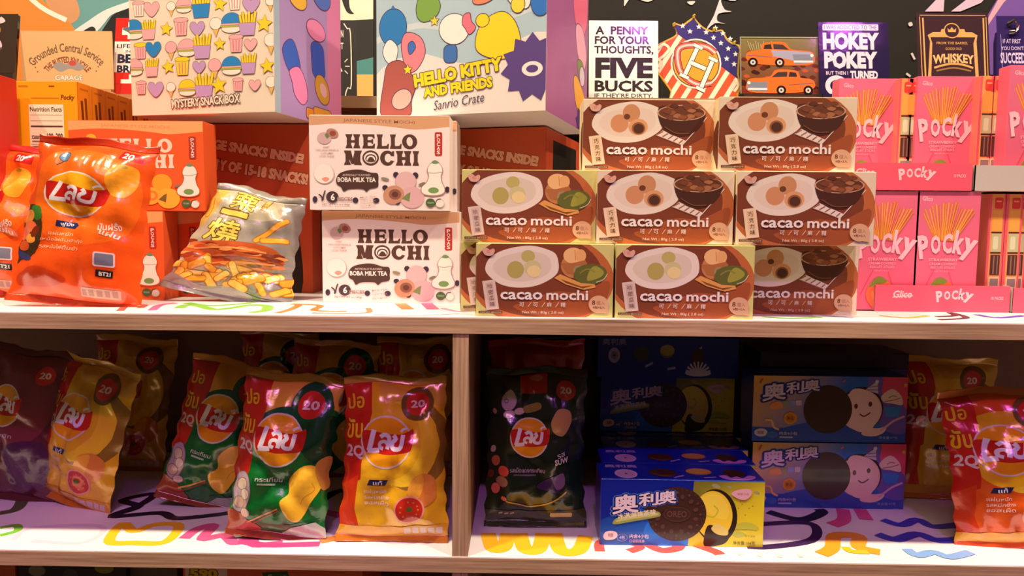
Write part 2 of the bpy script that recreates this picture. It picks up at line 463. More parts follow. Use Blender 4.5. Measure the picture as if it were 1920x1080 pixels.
WT = (240, 228, 226)
def lays(A, cx, cy, r, tilt=0, rx=None):
    rx = rx or r
    R = lambda x, y: rotp((cx+x*rx, cy+y*r), (cx, cy), tilt)
    A.ell(cx, cy, rx*1.07, r*1.07, (235, 215, 205), tilt); A.ell(cx, cy, rx, r, (250, 168, 20), tilt)
    A.poly([R(*p) for p in smooth([(-.99, -.42), (-.5, -.44), (0, -.36), (.5, -.30), (.9, -.42), (1.10, -.50), (1.12, -.05), (1.02, .34), (.6, .46), (0, .50), (-.45, .44), (-.86, .44), (-1.0, 0)], 4)], (205, 30, 25))
    # white letters: tall L-shape, two round letters with tails
    c = (248, 240, 245)
    f = lambda pts: [R(x, y) for x, y in pts]
    k = r*.17
    A.line(f([(-.50, -.50), (-.66, .10), (-.74, .38)]), k*1.25, c)
    A.line(f([(-.80, .37), (-.55, .36), (-.28, .33)]), k*1.15, c)
    A.line(f([(-.22, -.22), (-.06, -.32), (.10, -.24), (.12, -.05), (.05, .28)]), k, c, sm=3)
    A.line(f([(-.12, .27), (-.27, .20), (-.24, .02), (-.06, -.03), (.06, .08)]), k*.85, c, sm=3)
    A.line(f([(.30, -.28), (.40, -.12), (.28, .0), (.26, .20), (.42, .28), (.62, .20), (.70, -.30)]), k, c, sm=3)
    A.line(f([(.60, -.42), (.70, -.52), (.86, -.56)]), k*.6, c, sm=2)
def badge(A, cx, cy, r, ring=None, t='20', red=(212, 40, 34)):
    if ring: A.ell(cx, cy, r*1.42, r*1.45, ring)
    A.ell(cx, cy, r, r, red); A.text(t, cx-r*.58, cy-r*.34, cx+r*.58, cy+r*.34, (245, 225, 215), .03)
def thai(A, x, y0, sc=1., rot=0, c=(252, 200, 30)):
    A.text('ปอ', x, y0, x+72*sc, y0+62*sc, c, .03, ol=((150, 60, 10), .025), rot=-6+rot)
    A.text('ขัน', x, y0+105*sc, x+70*sc, y0+185*sc, c, .03, ol=((150, 60, 10), .025), rot=-4+rot)
    A.text('2Q', x, y0+215*sc, x+78*sc, y0+275*sc, (232, 215, 205), .03, rot=2+rot)

def art_yellow():
    A = Art(440, 640, (240, 184, 32))
    A.blob([(150, 0), (300, 20), (440, 0), (440, 90), (330, 70), (200, 90)], (226, 170, 58))
    A.ell(300, 250, 165, 190, (150, 112, 38)); A.ell(255, 245, 160, 180, (250, 206, 46)); A.ell(190, 235, 150, 165, (240, 184, 32))
    A.poly([(0, 0), (112, 0), (122, 120), (86, 260), (80, 400), (20, 430), (0, 430)], (205, 32, 20))
    A.poly([(0, 430), (70, 380), (60, 520), (90, 640), (0, 640)], (214, 60, 22))
    thai(A, 10, 40)
    badge(A, 318, 78, 50, (120, 82, 30))
    lays(A, 188, 238, 104)
    A.poly([(122, 395), (200, 395), (188, 420), (112, 420)], (30, 35, 80)); A.text('แท้', 138, 398, 176, 418, WT, .02)
    for i, y in enumerate((436, 462, 486)): A.text(('แผ่นหนัก', 'รสหมึกย่าง', 'ซอสเผ็ด')[i], 100, y, 205-12*(i == 0), y+18, (252, 226, 205), .012)
    A.blob([(300, 400), (350, 370), (400, 400), (400, 470), (350, 510), (300, 480)], (232, 140, 60)); A.blob([(300, 400), (345, 375), (345, 440), (310, 490), (285, 450)], (250, 178, 60))
    A.ell(290, 520, 62, 60, (245, 160, 140)); A.ell(290, 520, 55, 53, (205, 46, 28)); A.ell(290, 518, 13, 10, (90, 110, 40))
    for a in range(0, 360, 40): A.ell(290+36*math.cos(a), 520+34*math.sin(a), 4, 4, (235, 120, 70))
    A.poly([(0, 600), (440, 590), (440, 640), (0, 640)], (224, 160, 40))
    for i in range(5): A.rrect(265+i*32, 602, 290+i*32, 630, 4, (220, 200, 190))
    return A
def art_green():
    A = Art(440, 640, (12, 112, 40))
    A.poly([(0, 0), (440, 0), (440, 110), (360, 60), (280, 110), (240, 105), (100, 140), (0, 140)], (238, 178, 60))
    A.blob([(110, 150), (190, 105), (260, 110), (240, 200), (110, 220)], (20, 90, 60))
    A.poly([(0, 0), (130, 0), (128, 120), (92, 260), (84, 380), (60, 430), (0, 430)], (205, 40, 24))
    thai(A, 14, 50, .95)
    A.ell(330, 88, 92, 90, (14, 84, 38)); badge(A, 325, 88, 56)
    A.blob([(300, 180), (440, 130), (440, 330), (330, 300)], (10, 70, 34))
    lays(A, 205, 240, 106)
    A.text('กระเทียม', 120, 400, 235, 420, (235, 235, 220), .012); A.rect(130, 428, 205, 436, (190, 210, 180))
    A.blob([(20, 420), (60, 390), (96, 430), (100, 500), (70, 560), (20, 540)], (190, 165, 175), ol=((110, 100, 90), 3))
    A.ell(58, 440, 26, 24, (225, 205, 170), ol=((130, 110, 90), 3)); A.ell(78, 480, 20, 22, (235, 220, 190), ol=((130, 110, 90), 3))
    A.ell(50, 520, 28, 24, (210, 170, 150), ol=((120, 90, 80), 3)); A.ell(86, 560, 24, 18, (220, 190, 180), ol=((120, 90, 80), 3))
    A.blob([(0, 560), (60, 570), (140, 610), (150, 640), (0, 640)], (170, 70, 40))
    A.line([(100, 600), (232, 528)], 7, (225, 150, 60)); A.line([(112, 612), (240, 534)], 6, (150, 80, 40))
    A.blob([(270, 400), (330, 340), (400, 350), (410, 430), (370, 500), (330, 570), (280, 560), (240, 500), (275, 460)], (250, 196, 50))
    A.line([(330, 500), (345, 470), (385, 440), (372, 410)], 5, (225, 160, 40), sm=4)
    A.blob([(380, 330), (440, 300), (440, 420), (410, 430)], (214, 150, 60))
    A.poly([(300, 600), (400, 575), (440, 600), (440, 640), (250, 640)], (190, 190, 180)); A.line([(260, 600), (420, 560)], 8, (18, 90, 44))
    return A
def art_black():
    A = Art(440, 640, (22, 44, 26))
    A.blob([(120, 120), (380, 60), (440, 300), (400, 500), (180, 560), (90, 380)], (16, 32, 20))
    A.rect(150, 0, 268, 75, (196, 40, 28)); A.blob([(190, 12), (225, 4), (250, 16), (222, 28)], (220, 150, 110))
    badge(A, 350, 62, 42)
    # garlic bulb, chips and beans
    A.blob([(66, 130), (70, 90), (108, 58), (132, 100), (120, 136), (90, 152)], (205, 185, 180), ol=((90, 70, 70), 2)); A.ell(86, 108, 7, 7, (205, 185, 180), ol=((90, 70, 70), 3))
    A.ell(98, 164, 28, 15, (215, 195, 185), ol=((90, 70, 70), 2), rot=-12); A.ell(145, 150, 24, 14, (225, 200, 180), ol=((90, 70, 70), 2), rot=-14)
    A.blob([(165, 130), (230, 112), (240, 140), (175, 155)], (150, 130, 50)); A.ell(30, 155, 10, 12, (190, 150, 90))
    A.blob([(292, 180), (320, 140), (370, 148), (376, 200), (345, 255), (305, 245), (288, 210)], (205, 155, 95))
    lays(A, 190, 262, 82)
    A.text('รส', 318, 328, 352, 346, WT, .02, rot=-15); A.text('SUW', 306, 350, 368, 376, WT, .03, rot=-8)
    A.text('รสเม็ดแดงกระเทียม', 104, 392, 262, 412, (200, 175, 190), .012); A.rect(120, 420, 220, 426, (120, 100, 120))
    for x, y, rx, ry, c in ((40, 370, 18, 24, (190, 100, 70)), (75, 410, 24, 22, (225, 90, 60)), (70, 455, 26, 22, (170, 120, 90)), (42, 490, 18, 26, (225, 110, 110)), (26, 320, 12, 16, (205, 190, 160)), (80, 530, 12, 10, (230, 130, 90)), (18, 430, 14, 18, (110, 50, 30))):
        A.ell(x, y, rx, ry, c, ol=((60, 40, 30), 2), rot=20)
    A.line([(90, 540), (180, 560), (290, 545), (360, 500)], 7, (180, 150, 60), sm=5)
    A.blob([(222, 470), (290, 432), (345, 425), (350, 470), (315, 505), (262, 490)], (60, 28, 84)); A.blob([(300, 440), (345, 420), (352, 470), (315, 490)], (120, 90, 140))
    A.poly([(0, 590), (440, 580), (440, 640), (0, 640)], (60, 66, 38))
    for x in (60, 85, 110): A.rect(x, 598, x+18, 606, (170, 170, 140), rot=-20)
    A.rrect(285, 592, 380, 612, 6, (225, 205, 130))
    return A
def art_orange():
    A = Art(470, 640, (238, 84, 20))
    A.blob([(60, 60), (300, 40), (440, 140), (420, 360), (200, 420), (60, 320)], (246, 104, 22))
    A.rrect(340, 10, 430, 52, 8, (206, 30, 30), rot=5); A.text('20', 352, 16, 394, 44, WT, .03, rot=5)
    A.ell(135, 60, 20, 20, (90, 130, 170), ol=((40, 40, 60), 3)); A.line([(135, 80), (112, 100)], 4, (40, 40, 60))
    lays(A, 205, 215, 84, 5, 122)
    A.blob([(325, 110), (360, 75), (420, 85), (432, 150), (400, 210), (350, 205), (325, 160)], (246, 160, 40)); A.ell(372, 84, 18, 8, (180, 150, 40))
    A.poly([(150, 326), (228, 330), (240, 341), (226, 356), (150, 350)], (30, 40, 90)); A.text('ฟูมัง', 166, 332, 214, 350, WT, .02)
    for i, (x0, x1) in enumerate(((128, 225), (60, 270), (100, 250))): A.text(('แผ่นหยัก', 'กลิ่นหม้อไฟต้มยำกุ้ง', 'รสหม้อไฟต้มยำ')[i], x0, 370+i*28, x1, 388+i*28, (255, 196, 150), .012)
    A.text('มันฝรั่ง', 322, 318, 400, 350, (250, 215, 200), .03, rot=-6); A.text('แผ่น', 332, 352, 400, 376, (250, 215, 200), .03, rot=14)
    # a bowl of noodles and herbs
    A.blob([(0, 300), (50, 270), (90, 330), (100, 400), (80, 470), (20, 500), (0, 500)], (70, 50, 24)); A.blob([(30, 280), (70, 275), (90, 320), (60, 330)], (60, 120, 40))
    for x, y, rx, ry, c in ((25, 320, 26, 30, (230, 140, 60)), (45, 360, 30, 22, (240, 110, 60)), (20, 390, 26, 30, (235, 120, 90)), (55, 410, 24, 18, (250, 160, 60)), (30, 440, 26, 20, (230, 90, 40)), (70, 380, 16, 26, (120, 40, 20)), (30, 480, 40, 14, (60, 60, 110))):
        A.ell(x, y, rx, ry, c, rot=20)
    A.rrect(318, 440, 392, 498, 8, (235, 195, 200)); A.rrect(324, 446, 386, 492, 5, (120, 118, 140))
    A.rect(326, 512, 386, 540, (40, 25, 20), rot=3); A.text('BT21', 336, 518, 378, 534, WT, .03, rot=3)
    A.blob([(30, 560), (110, 520), (220, 560), (160, 600), (40, 600)], (204, 62, 18))
    A.rrect(268, 586, 410, 622, 5, (205, 150, 130), rot=2)
    for i in range(5): A.rect(274+i*27, 592, 292+i*27, 616, (170, 110, 100), rot=2)
    return A
def art_redpink():
    A = art_yellow(); B = Art(440, 640, (228, 92, 26)); B.it += A.it[2:]
    return B
def art_corn():
    A = Art(440, 520, grad(0, 0, (178, 170, 150), 440, 0, (140, 134, 134)))
    A.blob([(60, 0), (200, -20), (340, 10), (330, 120), (60, 140)], (186, 176, 150)); A.blob([(0, 0), (70, 10), (40, 180), (0, 200)], (206, 172, 86))
    for i, ch in enumerate('栗一燒'):
        y = (10, 112, 160)[i]; h = (88, 18, 118)[i]; x = (112, 84, 62)[i]; w_ = (124, 130, 140)[i]
        A.text(ch, x, y, x+w_, y+h, (240, 214, 96), .022, ol=((120, 84, 30), .032), rot=4)
    A.rrect(262, 6, 290, 80, 6, (150, 96, 40), rot=6); A.vtext('一燒烤', 266, 10, 286, 76, (236, 200, 110), .01)
    def fry(x, y, l, w_, a, c=(246, 176, 60)):
        A.rrect(x-l/2, y-w_/2, x+l/2, y+w_/2, w_*.4, (190, 110, 30), rot=a); A.rrect(x-l/2+3, y-w_/2+3, x+l/2-3, y+w_/2-5, w_*.36, c, rot=a)
    fry(330, 170, 190, 26, -52); fry(350, 215, 120, 30, -14); fry(20, 110, 110, 26, 80)
    A.blob([(0, 330), (60, 290), (180, 262), (330, 250), (400, 290), (380, 350), (260, 372), (120, 400), (30, 400)], (190, 88, 40))
    rr = random.Random(9)
    for i in range(46):
        x, y = rr.uniform(10, 390), rr.uniform(285, 380); A.blob([(x-30, y+8), (x-5, y-9), (x+30, y-6), (x+4, y+9)], rr.choice(((222, 122, 60), (160, 60, 28), (206, 84, 40), (236, 150, 84), (130, 50, 26))), n=3)
    A.line([(40, 330), (180, 296), (330, 282)], 8, (236, 160, 96), sm=4); A.line([(60, 372), (200, 340), (340, 320)], 10, (140, 56, 26), sm=4)
    A.line([(120, 390), (230, 356), (370, 330)], 9, (232, 140, 70), sm=4)
    r = random.Random(4)
    for i in range(30): fry(r.uniform(-10, 450), 385+(i/30)*95+r.uniform(-8, 8), r.uniform(70, 100), r.uniform(30, 40), r.uniform(-80, 80), r.choice(((248, 186, 66), (240, 166, 54), (250, 200, 90))))
    A.blob([(0, 470), (120, 500), (220, 480), (330, 508), (440, 500), (440, 520), (0, 520)], (168, 158, 150))
    return A

def art_cacao(green):
    A = Art(912, 508, (214, 205, 128) if green else (236, 214, 186))
    A.ell(440, 250, 478, 330, (192, 104, 56), n=44); A.ell(400, 215, 440, 292, (126, 60, 36), n=44)
    A.blob([(520, 330), (700, 330), (880, 250), (860, 390), (700, 500), (420, 500), (250, 440), (350, 400)], (164, 82, 44))
    A.line([(300, 470), (520, 440), (720, 380)], 9, (170, 84, 44), sm=5)
    A.blob([(60, 170), (100, 90), (210, 35), (360, 12), (480, 40), (535, 80), (548, 180), (500, 240), (400, 290), (280, 305), (170, 285), (90, 230)], (236, 218, 206))
    A.blob([(110, 170), (150, 105), (240, 70), (360, 50), (470, 80), (500, 140), (480, 200), (400, 245), (290, 262), (180, 240)], (222, 204, 186) if green else (232, 208, 194))
    if green:
        A.ell(345, 85, 46, 42, (190, 178, 104)); A.ell(262, 180, 56, 60, (180, 166, 92)); A.ell(375, 165, 56, 52, (208, 196, 146)); A.ell(385, 190, 46, 42, (236, 212, 152))
        A.ell(650, 150, 86, 84, (196, 128, 76)); A.ell(645, 78, 66, 56, (240, 186, 126)); A.ell(694, 78, 36, 44, (232, 172, 110)); A.line([(655, 40), (660, 110)], 4, (200, 130, 80))
        A.poly([(560, 130), (600, 200), (690, 220), (740, 130), (720, 110), (640, 130)], (176, 108, 62)); A.ell(680, 178, 34, 32, (160, 140, 96)); A.ell(684, 180, 24, 22, (110, 104, 62))
        A.blob([(650, 230), (680, 160), (760, 135), (840, 150), (870, 200), (830, 260), (740, 280)], (100, 100, 44)); A.blob([(740, 250), (760, 170), (800, 150), (850, 190), (820, 230)], (158, 154, 60))
        A.line([(690, 200), (740, 170), (790, 190)], 9, (136, 134, 60), sm=4); A.line([(800, 262), (850, 240), (874, 200)], 5, (220, 214, 180), sm=4)
        A.poly([(520, 235), (560, 208), (700, 268), (790, 275), (798, 298), (720, 316), (600, 280)], (222, 156, 82)); A.poly([(560, 240), (700, 292), (780, 284), (712, 306), (600, 270)], (130, 76, 36))
    else:
        A.ell(330, 95, 60, 64, (206, 142, 100)); A.ell(250, 168, 62, 64, (212, 144, 104)); A.ell(300, 120, 22, 20, (110, 62, 40))
        A.ell(378, 192, 66, 58, (224, 160, 112)); A.ell(380, 202, 46, 44, (150, 94, 62)); A.ell(382, 204, 36, 34, (84, 46, 32))
        A.poly([(500, 250), (548, 215), (712, 290), (684, 322)], (236, 216, 208))
        for i in range(5): A.line([(508+i*38, 246+i*15), (550+i*34, 222+i*15)], 8, (150, 96, 80))
        A.line([(500, 250), (684, 322)], 5, (150, 96, 80)); A.line([(700, 300), (848, 120)], 6, (232, 214, 206))
        A.blob([(510, 80), (540, 190), (620, 250), (720, 250), (800, 190), (838, 100), (790, 50), (560, 40)], (74, 36, 24))
        A.ell(672, 90, 166, 56, (206, 158, 128)); A.ell(672, 90, 156, 50, (108, 58, 36))
        r = random.Random(3)
        for i in range(18):
            x, y = r.uniform(545, 790), r.uniform(38, 130)
            A.blob([(x-34, y), (x-6, y-r.uniform(12, 24)), (x+30, y-4), (x+6, y+r.uniform(12, 22))], r.choice(((146, 84, 52), (96, 50, 32), (122, 66, 42), (172, 110, 74))), n=3)
        A.line([(560, 190), (640, 235), (730, 235)], 8, (120, 70, 48), sm=4)
    A.poly([(40, 262), (125, 250), (155, 455), (70, 465)], (222, 196, 186) if green else (238, 208, 178)); A.poly([(62, 275), (112, 268), (136, 440), (88, 448)], (206, 178, 168) if green else (232, 196, 160))
    for i, ch in enumerate('哈密瓜味' if green else '巧克力味'):
        A.text(ch, 76+i*6, 280+i*42, 108+i*6, 312+i*42, (134, 96, 82) if green else (84, 48, 32), .01, rot=-8)
    A.text('cacao', 162, 334, 444, 388, WT, .022); A.text('mochi', 470, 318, 748, 388, WT, .022)
    for i, ch in enumerate('可/可/麻/糬'): A.text(ch, 290+i*46+(10 if ch == '/' else 0), 406, 322+i*46-(10 if ch == '/' else 0), 438, (236, 216, 206), .012, sh=.4 if ch == '/' else 0)
    A.text('Net Wt : 80g ( 2.8 oz)', 310, 466, 585, 490, (232, 206, 190), .006)
    A.ell(818, 416, 66, 62, (222, 172, 136)); A.poly([(830, 474), (880, 430), (884, 482)], (222, 172, 136))
    A.text('8', 774, 388, 796, 420, (110, 60, 44), .02); A.text('個入', 804, 392, 860, 420, (190, 130, 100), .015); A.text('4包×2入', 780, 428, 860, 446, (110, 60, 44), .01)
    A.blob([(40, 40), (70, 30), (90, 44), (112, 34), (124, 50), (106, 82), (60, 80)], (222, 168, 150)); A.text('可', 70, 48, 92, 68, (206, 110, 100), .01)
    A.rect(18, 470, 176, 488, (96, 66, 50)); A.text('CACAO MOCHI', 26, 474, 168, 484, (206, 170, 140), .006)
    return A
def art_cacao_side(green):
    A = Art(100, 180, (214, 205, 128) if green else (240, 218, 176)); A.rect(40, 0, 70, 180, (228, 204, 160) if not green else (206, 196, 112)); A.vtext('NUTRITION', 50, 20, 58, 140, (130, 90, 60), 0)
    A.blob([(100, 60), (60, 80), (50, 120), (80, 160), (100, 170)], (96, 44, 28)); return A

def art_hello(orange):
    bgc = (236, 92, 40) if orange else (240, 220, 222); ink = (250, 214, 196) if orange else (84, 54, 48)
    A = Art(1480, 980, bgc)
    A.poly([(0, 0), (1480, 0), (1480, 112)]+smooth([(1455, 112), (1300, 128), (1100, 140), (900, 118), (600, 92), (300, 85), (0, 105)], 4, False), (244, 168, 110) if orange else (212, 158, 122))
    A.text('JAPANESE STYLE MOCHI', 360, 40, 1115, 84, (232, 140, 90) if orange else (160, 108, 84), .01, rot=1.5)
    for ch, x0, x1 in zip('HELLO', (382, 560, 712, 852, 980), (540, 696, 842, 976, 1140)): slab(A, ch, x0, 192, x1, 340, ink, bgc)
    for ch, x0, x1 in zip('MOCHI', (365, 560, 748, 915, 1090), (556, 736, 900, 1078, 1160)): slab(A, ch, x0, 362, x1, 512, ink, bgc)
    A.ell(648, 437, 70, 58, bgc); A.ell(650, 444, 58, 46, ink); A.ell(650, 450, 46, 38, WT if not orange else bgc); A.blob([(612, 470), (630, 436), (650, 426), (674, 438), (690, 470), (650, 482)], ink)
    A.rrect(1325, 165, 1402, 408, 14, (186, 44, 40) if not orange else (176, 50, 34)); A.vtext('POCAS', 1345, 182, 1382, 396, WT, .02)
    # small sliced dumpling top left
    if orange:
        A.ell(190, 235, 60, 48, (250, 160, 50)); A.ell(250, 190, 56, 46, (252, 178, 50)); A.ell(140, 250, 40, 34, (246, 140, 50))
    else:
        A.ell(160, 235, 74, 62, (206, 170, 174)); A.ell(245, 185, 66, 48, (176, 130, 120), rot=20); A.ell(250, 186, 34, 28, (150, 70, 64)); A.blob([(165, 200), (195, 185), (212, 215), (190, 240)], (110, 130, 80))
    for i, (t, x0, x1) in enumerate((('SWEET', 145, 215), ('100% VEGETARIAN &', 70, 310), ('CUSTOMER', 120, 255), ('LOVE THESE', 105, 265))): A.text(t, x0, 318+i*32, x1, 334+i*32, (176, 130, 130) if not orange else (250, 180, 140), .004)
    # plain white dumpling
    A.ell(158, 612, 108, 100, (196, 160, 160)); A.ell(152, 606, 104, 98, (246, 228, 226)); A.blob([(130, 660), (170, 640), (210, 660), (170, 690)], (232, 150, 140))
    # plaque
    pc = (76, 50, 46) if not orange else (250, 214, 196)
    if not orange:
        A.blob([(282, 660), (320, 600), (420, 566), (540, 560), (650, 590), (722, 600), (728, 680), (720, 740), (640, 760), (600, 790), (560, 762), (420, 764), (360, 788), (330, 740), (290, 715)], pc)
        A.text('BOBA MILK TEA', 296, 640, 702, 690, WT, .03); A.text('ARTIFICIALLY FLAVORED', 350, 606, 645, 628, (214, 190, 186), .01)
        for x, y, rx, ry in ((915, 610, 30, 30), (1120, 615, 32, 32), (800, 745, 30, 26), (930, 900, 30, 24), (485, 880, 30, 30), (705, 880, 34, 28), (1458, 760, 26, 32), (55, 875, 26, 34)): A.ell(x, y, rx, ry, (60, 44, 66))
    else:
        A.text('ORANGE', 330, 640, 660, 700, ink, .03)
    m1, m2, leaf = ((220, 178, 186), (214, 170, 180), (120, 134, 84)) if not orange else ((250, 160, 46), (252, 176, 60), (120, 90, 50))
    A.ell(1020, 680, 112, 100, (196, 150, 160) if not orange else (226, 110, 60)); A.ell(1018, 674, 108, 98, m1)
    A.ell(1085, 845, 128, 112, m2); A.ell(890, 820, 112, 96, (196, 140, 116) if not orange else (252, 170, 60), rot=-14); A.ell(905, 815, 66, 56, (140, 88, 74) if not orange else (244, 130, 50)); A.ell(905, 815, 34, 30, (96, 56, 48) if not orange else (250, 170, 80))
    A.poly([(975, 860), (1030, 810), (1070, 790), (1062, 850), (1056, 890), (1020, 876)], leaf); A.ell(800, 655, 44, 16, (140, 130, 110), rot=12); A.ell(1190, 704, 40, 14, (130, 120, 100), rot=-20)
    # gourd-shaped tea bottle drawing
    for k, cc in ((8, (170, 130, 130) if not orange else (190, 90, 50)), (0, (246, 232, 228))):
        A.blob([(1250-k, 560), (1275, 500-k), (1325, 480-k), (1380, 500-k), (1405+k, 560), (1388+k, 620), (1400+k, 690), (1428+k, 750), (1410+k, 800+k), (1310, 822+k), (1200-k, 800+k), (1190-k, 740), (1240-k, 690), (1265-k, 620)], cc)
    A.line([(1252, 586), (1320, 592), (1400, 580)], 5, (140, 110, 110)); A.blob([(1290, 480), (1325, 455), (1370, 478), (1345, 494), (1308, 492)], (112, 140, 106)); A.ell(1312, 770, 56, 32, (118, 152, 92))
    A.ell(240, 848, 66, 60, (70, 50, 60) if not orange else ink); A.text('6', 222, 812, 266, 884, WT if not orange else bgc, .03); A.text('PIECES', 290, 850, 455, 886, (160, 126, 124), .03)
    A.line([(95, 820), (130, 850), (130, 890)], 14, (70, 50, 60), sm=3); A.line([(165, 780), (148, 830), (140, 880)], 14, (70, 50, 60), sm=3)
    A.text('NET WT 6.3 oz (180g)', 130, 916, 425, 938, (130, 96, 96), .01)
    for i in range(3): A.text(('MILK TEA', 'CHEWY BOBA', 'SNACK MOCHI')[i], 535, 836+i*44, 700, 854+i*44, (180, 140, 140), .004, rot=-5)
    A.ell(1280, 900, 50, 46, (74, 96, 60)); A.text('VEGAN', 1246, 890, 1314, 908, (180, 196, 160), .01); A.ell(1380, 905, 48, 44, (180, 190, 160)); A.ell(1380, 905, 42, 38, (236, 222, 218)); A.line([(1330, 920), (1350, 870), (1390, 860)], 10, (60, 60, 60), sm=3)
    return A

def pocky_word(A, x, y, w_, c=(250, 196, 210), h=None):
    k = w_/430.; kh = (h or 1)*k
    for ch, x0, y0, x1, y1, r in (('P', 0, 40, 76, 205, -9), ('o', 92, 40, 165, 172, -4), ('c', 180, 28, 252, 168, 2), ('k', 264, 8, 340, 172, 9), ('y', 322, 62, 425, 222, 16)):
        A.text(ch.upper() if ch in 'Poc' else ch, x+x0*k, y+y0*kh, x+x1*k, y+y1*kh, c, .045, rot=r)
def art_pocky():
    A = Art(480, 850, grad(0, 0, (232, 112, 146), 480, 850, (244, 96, 124)))
    A.text('Glico', 36, 34, 116, 66, (250, 190, 206), .02, rot=4)
    r = random.Random(2)
    for i in range(17):
        x1 = 40+i*25; tx = x1+r.uniform(-8, 8); ty = 60+abs(i-8)*9+r.uniform(-14, 18); bx = 190+(i-8)*9+30
        A.line([(tx, ty), (bx, 350)], 12, r.choice(((232, 132, 40), (244, 152, 52), (222, 112, 36)))); A.line([(tx+3, ty+4), (bx+3, 340)], 3, (250, 184, 96))
    pocky_word(A, 22, 268, 440)
    A.text('STRAWBERRY', 106, 474, 330, 496, (250, 180, 196), .01); A.text('CREAM COVERED', 112, 504, 322, 524, (248, 170, 190), .006); A.text('BISCUIT STICKS', 124, 530, 312, 548, (248, 170, 190), .006); A.text('NET WT 1.41 OZ', 160, 562, 270, 572, (248, 170, 190), .004)
    A.line([(150, 560), (60, 740)], 4, (226, 60, 90)); A.line([(260, 560), (330, 740)], 4, (226, 60, 90))
    A.blob([(110, 700), (150, 640), (220, 625), (290, 660), (300, 740), (250, 830), (160, 830), (105, 760)], (244, 110, 66)); A.blob([(120, 690), (160, 630), (210, 612), (260, 640), (230, 660), (170, 668)], (130, 140, 50)); A.ell(200, 740, 60, 44, (250, 134, 78))
    return A
def art_pocky_side():
    A = Art(100, 720, (240, 160, 90)); A.rect(0, 0, 14, 720, (240, 90, 110)); A.rect(88, 0, 100, 720, (240, 90, 110)); A.rrect(32, 20, 84, 90, 12, (226, 66, 56)); A.rect(42, 40, 74, 48, (246, 170, 130)); A.rect(22, 100, 84, 228, (246, 170, 80))
    A.rect(20, 232, 86, 240, (60, 30, 24)); A.rect(24, 244, 84, 356, (198, 190, 150)); A.rrect(34, 260, 66, 340, 10, (226, 220, 186)); A.rect(20, 358, 86, 366, (60, 30, 24))
    A.rect(24, 374, 84, 500, (86, 44, 44)); A.rect(42, 380, 50, 495, (150, 110, 90)); A.rect(66, 380, 72, 495, (150, 110, 90))
    A.rect(20, 512, 86, 620, (246, 200, 160)); A.rect(28, 522, 80, 610, (150, 126, 130)); A.rect(22, 640, 86, 700, (190, 140, 110)); return A
def art_tray():
    A = Art(1060, 200, (246, 92, 118)); A.text('Glico', 140, 40, 290, 96, (252, 206, 210), .03, sh=.15); A.line([(140, 92), (260, 78), (300, 80)], 6, (252, 206, 210)); pocky_word(A, 482, 20, 290, (252, 206, 214), h=.75); A.text('10 PACKS', 950-35, 80, 1010, 104, (252, 190, 200), .02); return A
def art_yellow_back():
    A = Art(480, 600, (246, 158, 10)); A.text('Pocky', 360, 68, 460, 104, (120, 50, 10), .04, sh=.2); A.rect(150, 84, 350, 92, (206, 110, 10)); A.rect(60, 20, 130, 30, (206, 110, 10)); A.rect(280, 20, 320, 28, (150, 70, 10))
    A.rect(130, 120, 380, 560, (246, 224, 196)); A.text('Nutrition Facts', 138, 134, 368, 158, (70, 40, 40), .02)
    for i, (y, h) in enumerate(((175, 3), (205, 3), (232, 9), (286, 3), (300, 3), (330, 3), (356, 3), (384, 3), (410, 3), (440, 3), (470, 3))): A.rect(140, y, 370, y+h, (90, 56, 50) if h > 4 else (176, 150, 136))
    A.text('Calories', 146, 284, 226, 302, (70, 40, 40), .02); A.text('100  200', 256, 272, 368, 300, (70, 40, 40), .02)
    for y in (312, 340, 366, 394, 422, 450): A.rect(146, y, 210, y+6, (150, 116, 104)); A.rect(300, y, 318, y+6, (150, 116, 104)); A.rect(350, y, 366, y+6, (120, 86, 76))
    return A
def art_yellow_side():
    A = Art(100, 450, (240, 138, 12)); A.rect(0, 0, 4, 450, (206, 104, 10)); A.line([(30, 70), (44, 250)], 17, (120, 48, 20)); A.line([(58, 56), (68, 245)], 17, (140, 60, 24)); A.rect(20, 20, 80, 28, (206, 104, 10)); A.line([(38, 300), (62, 420)], 10, (140, 60, 24)); return A

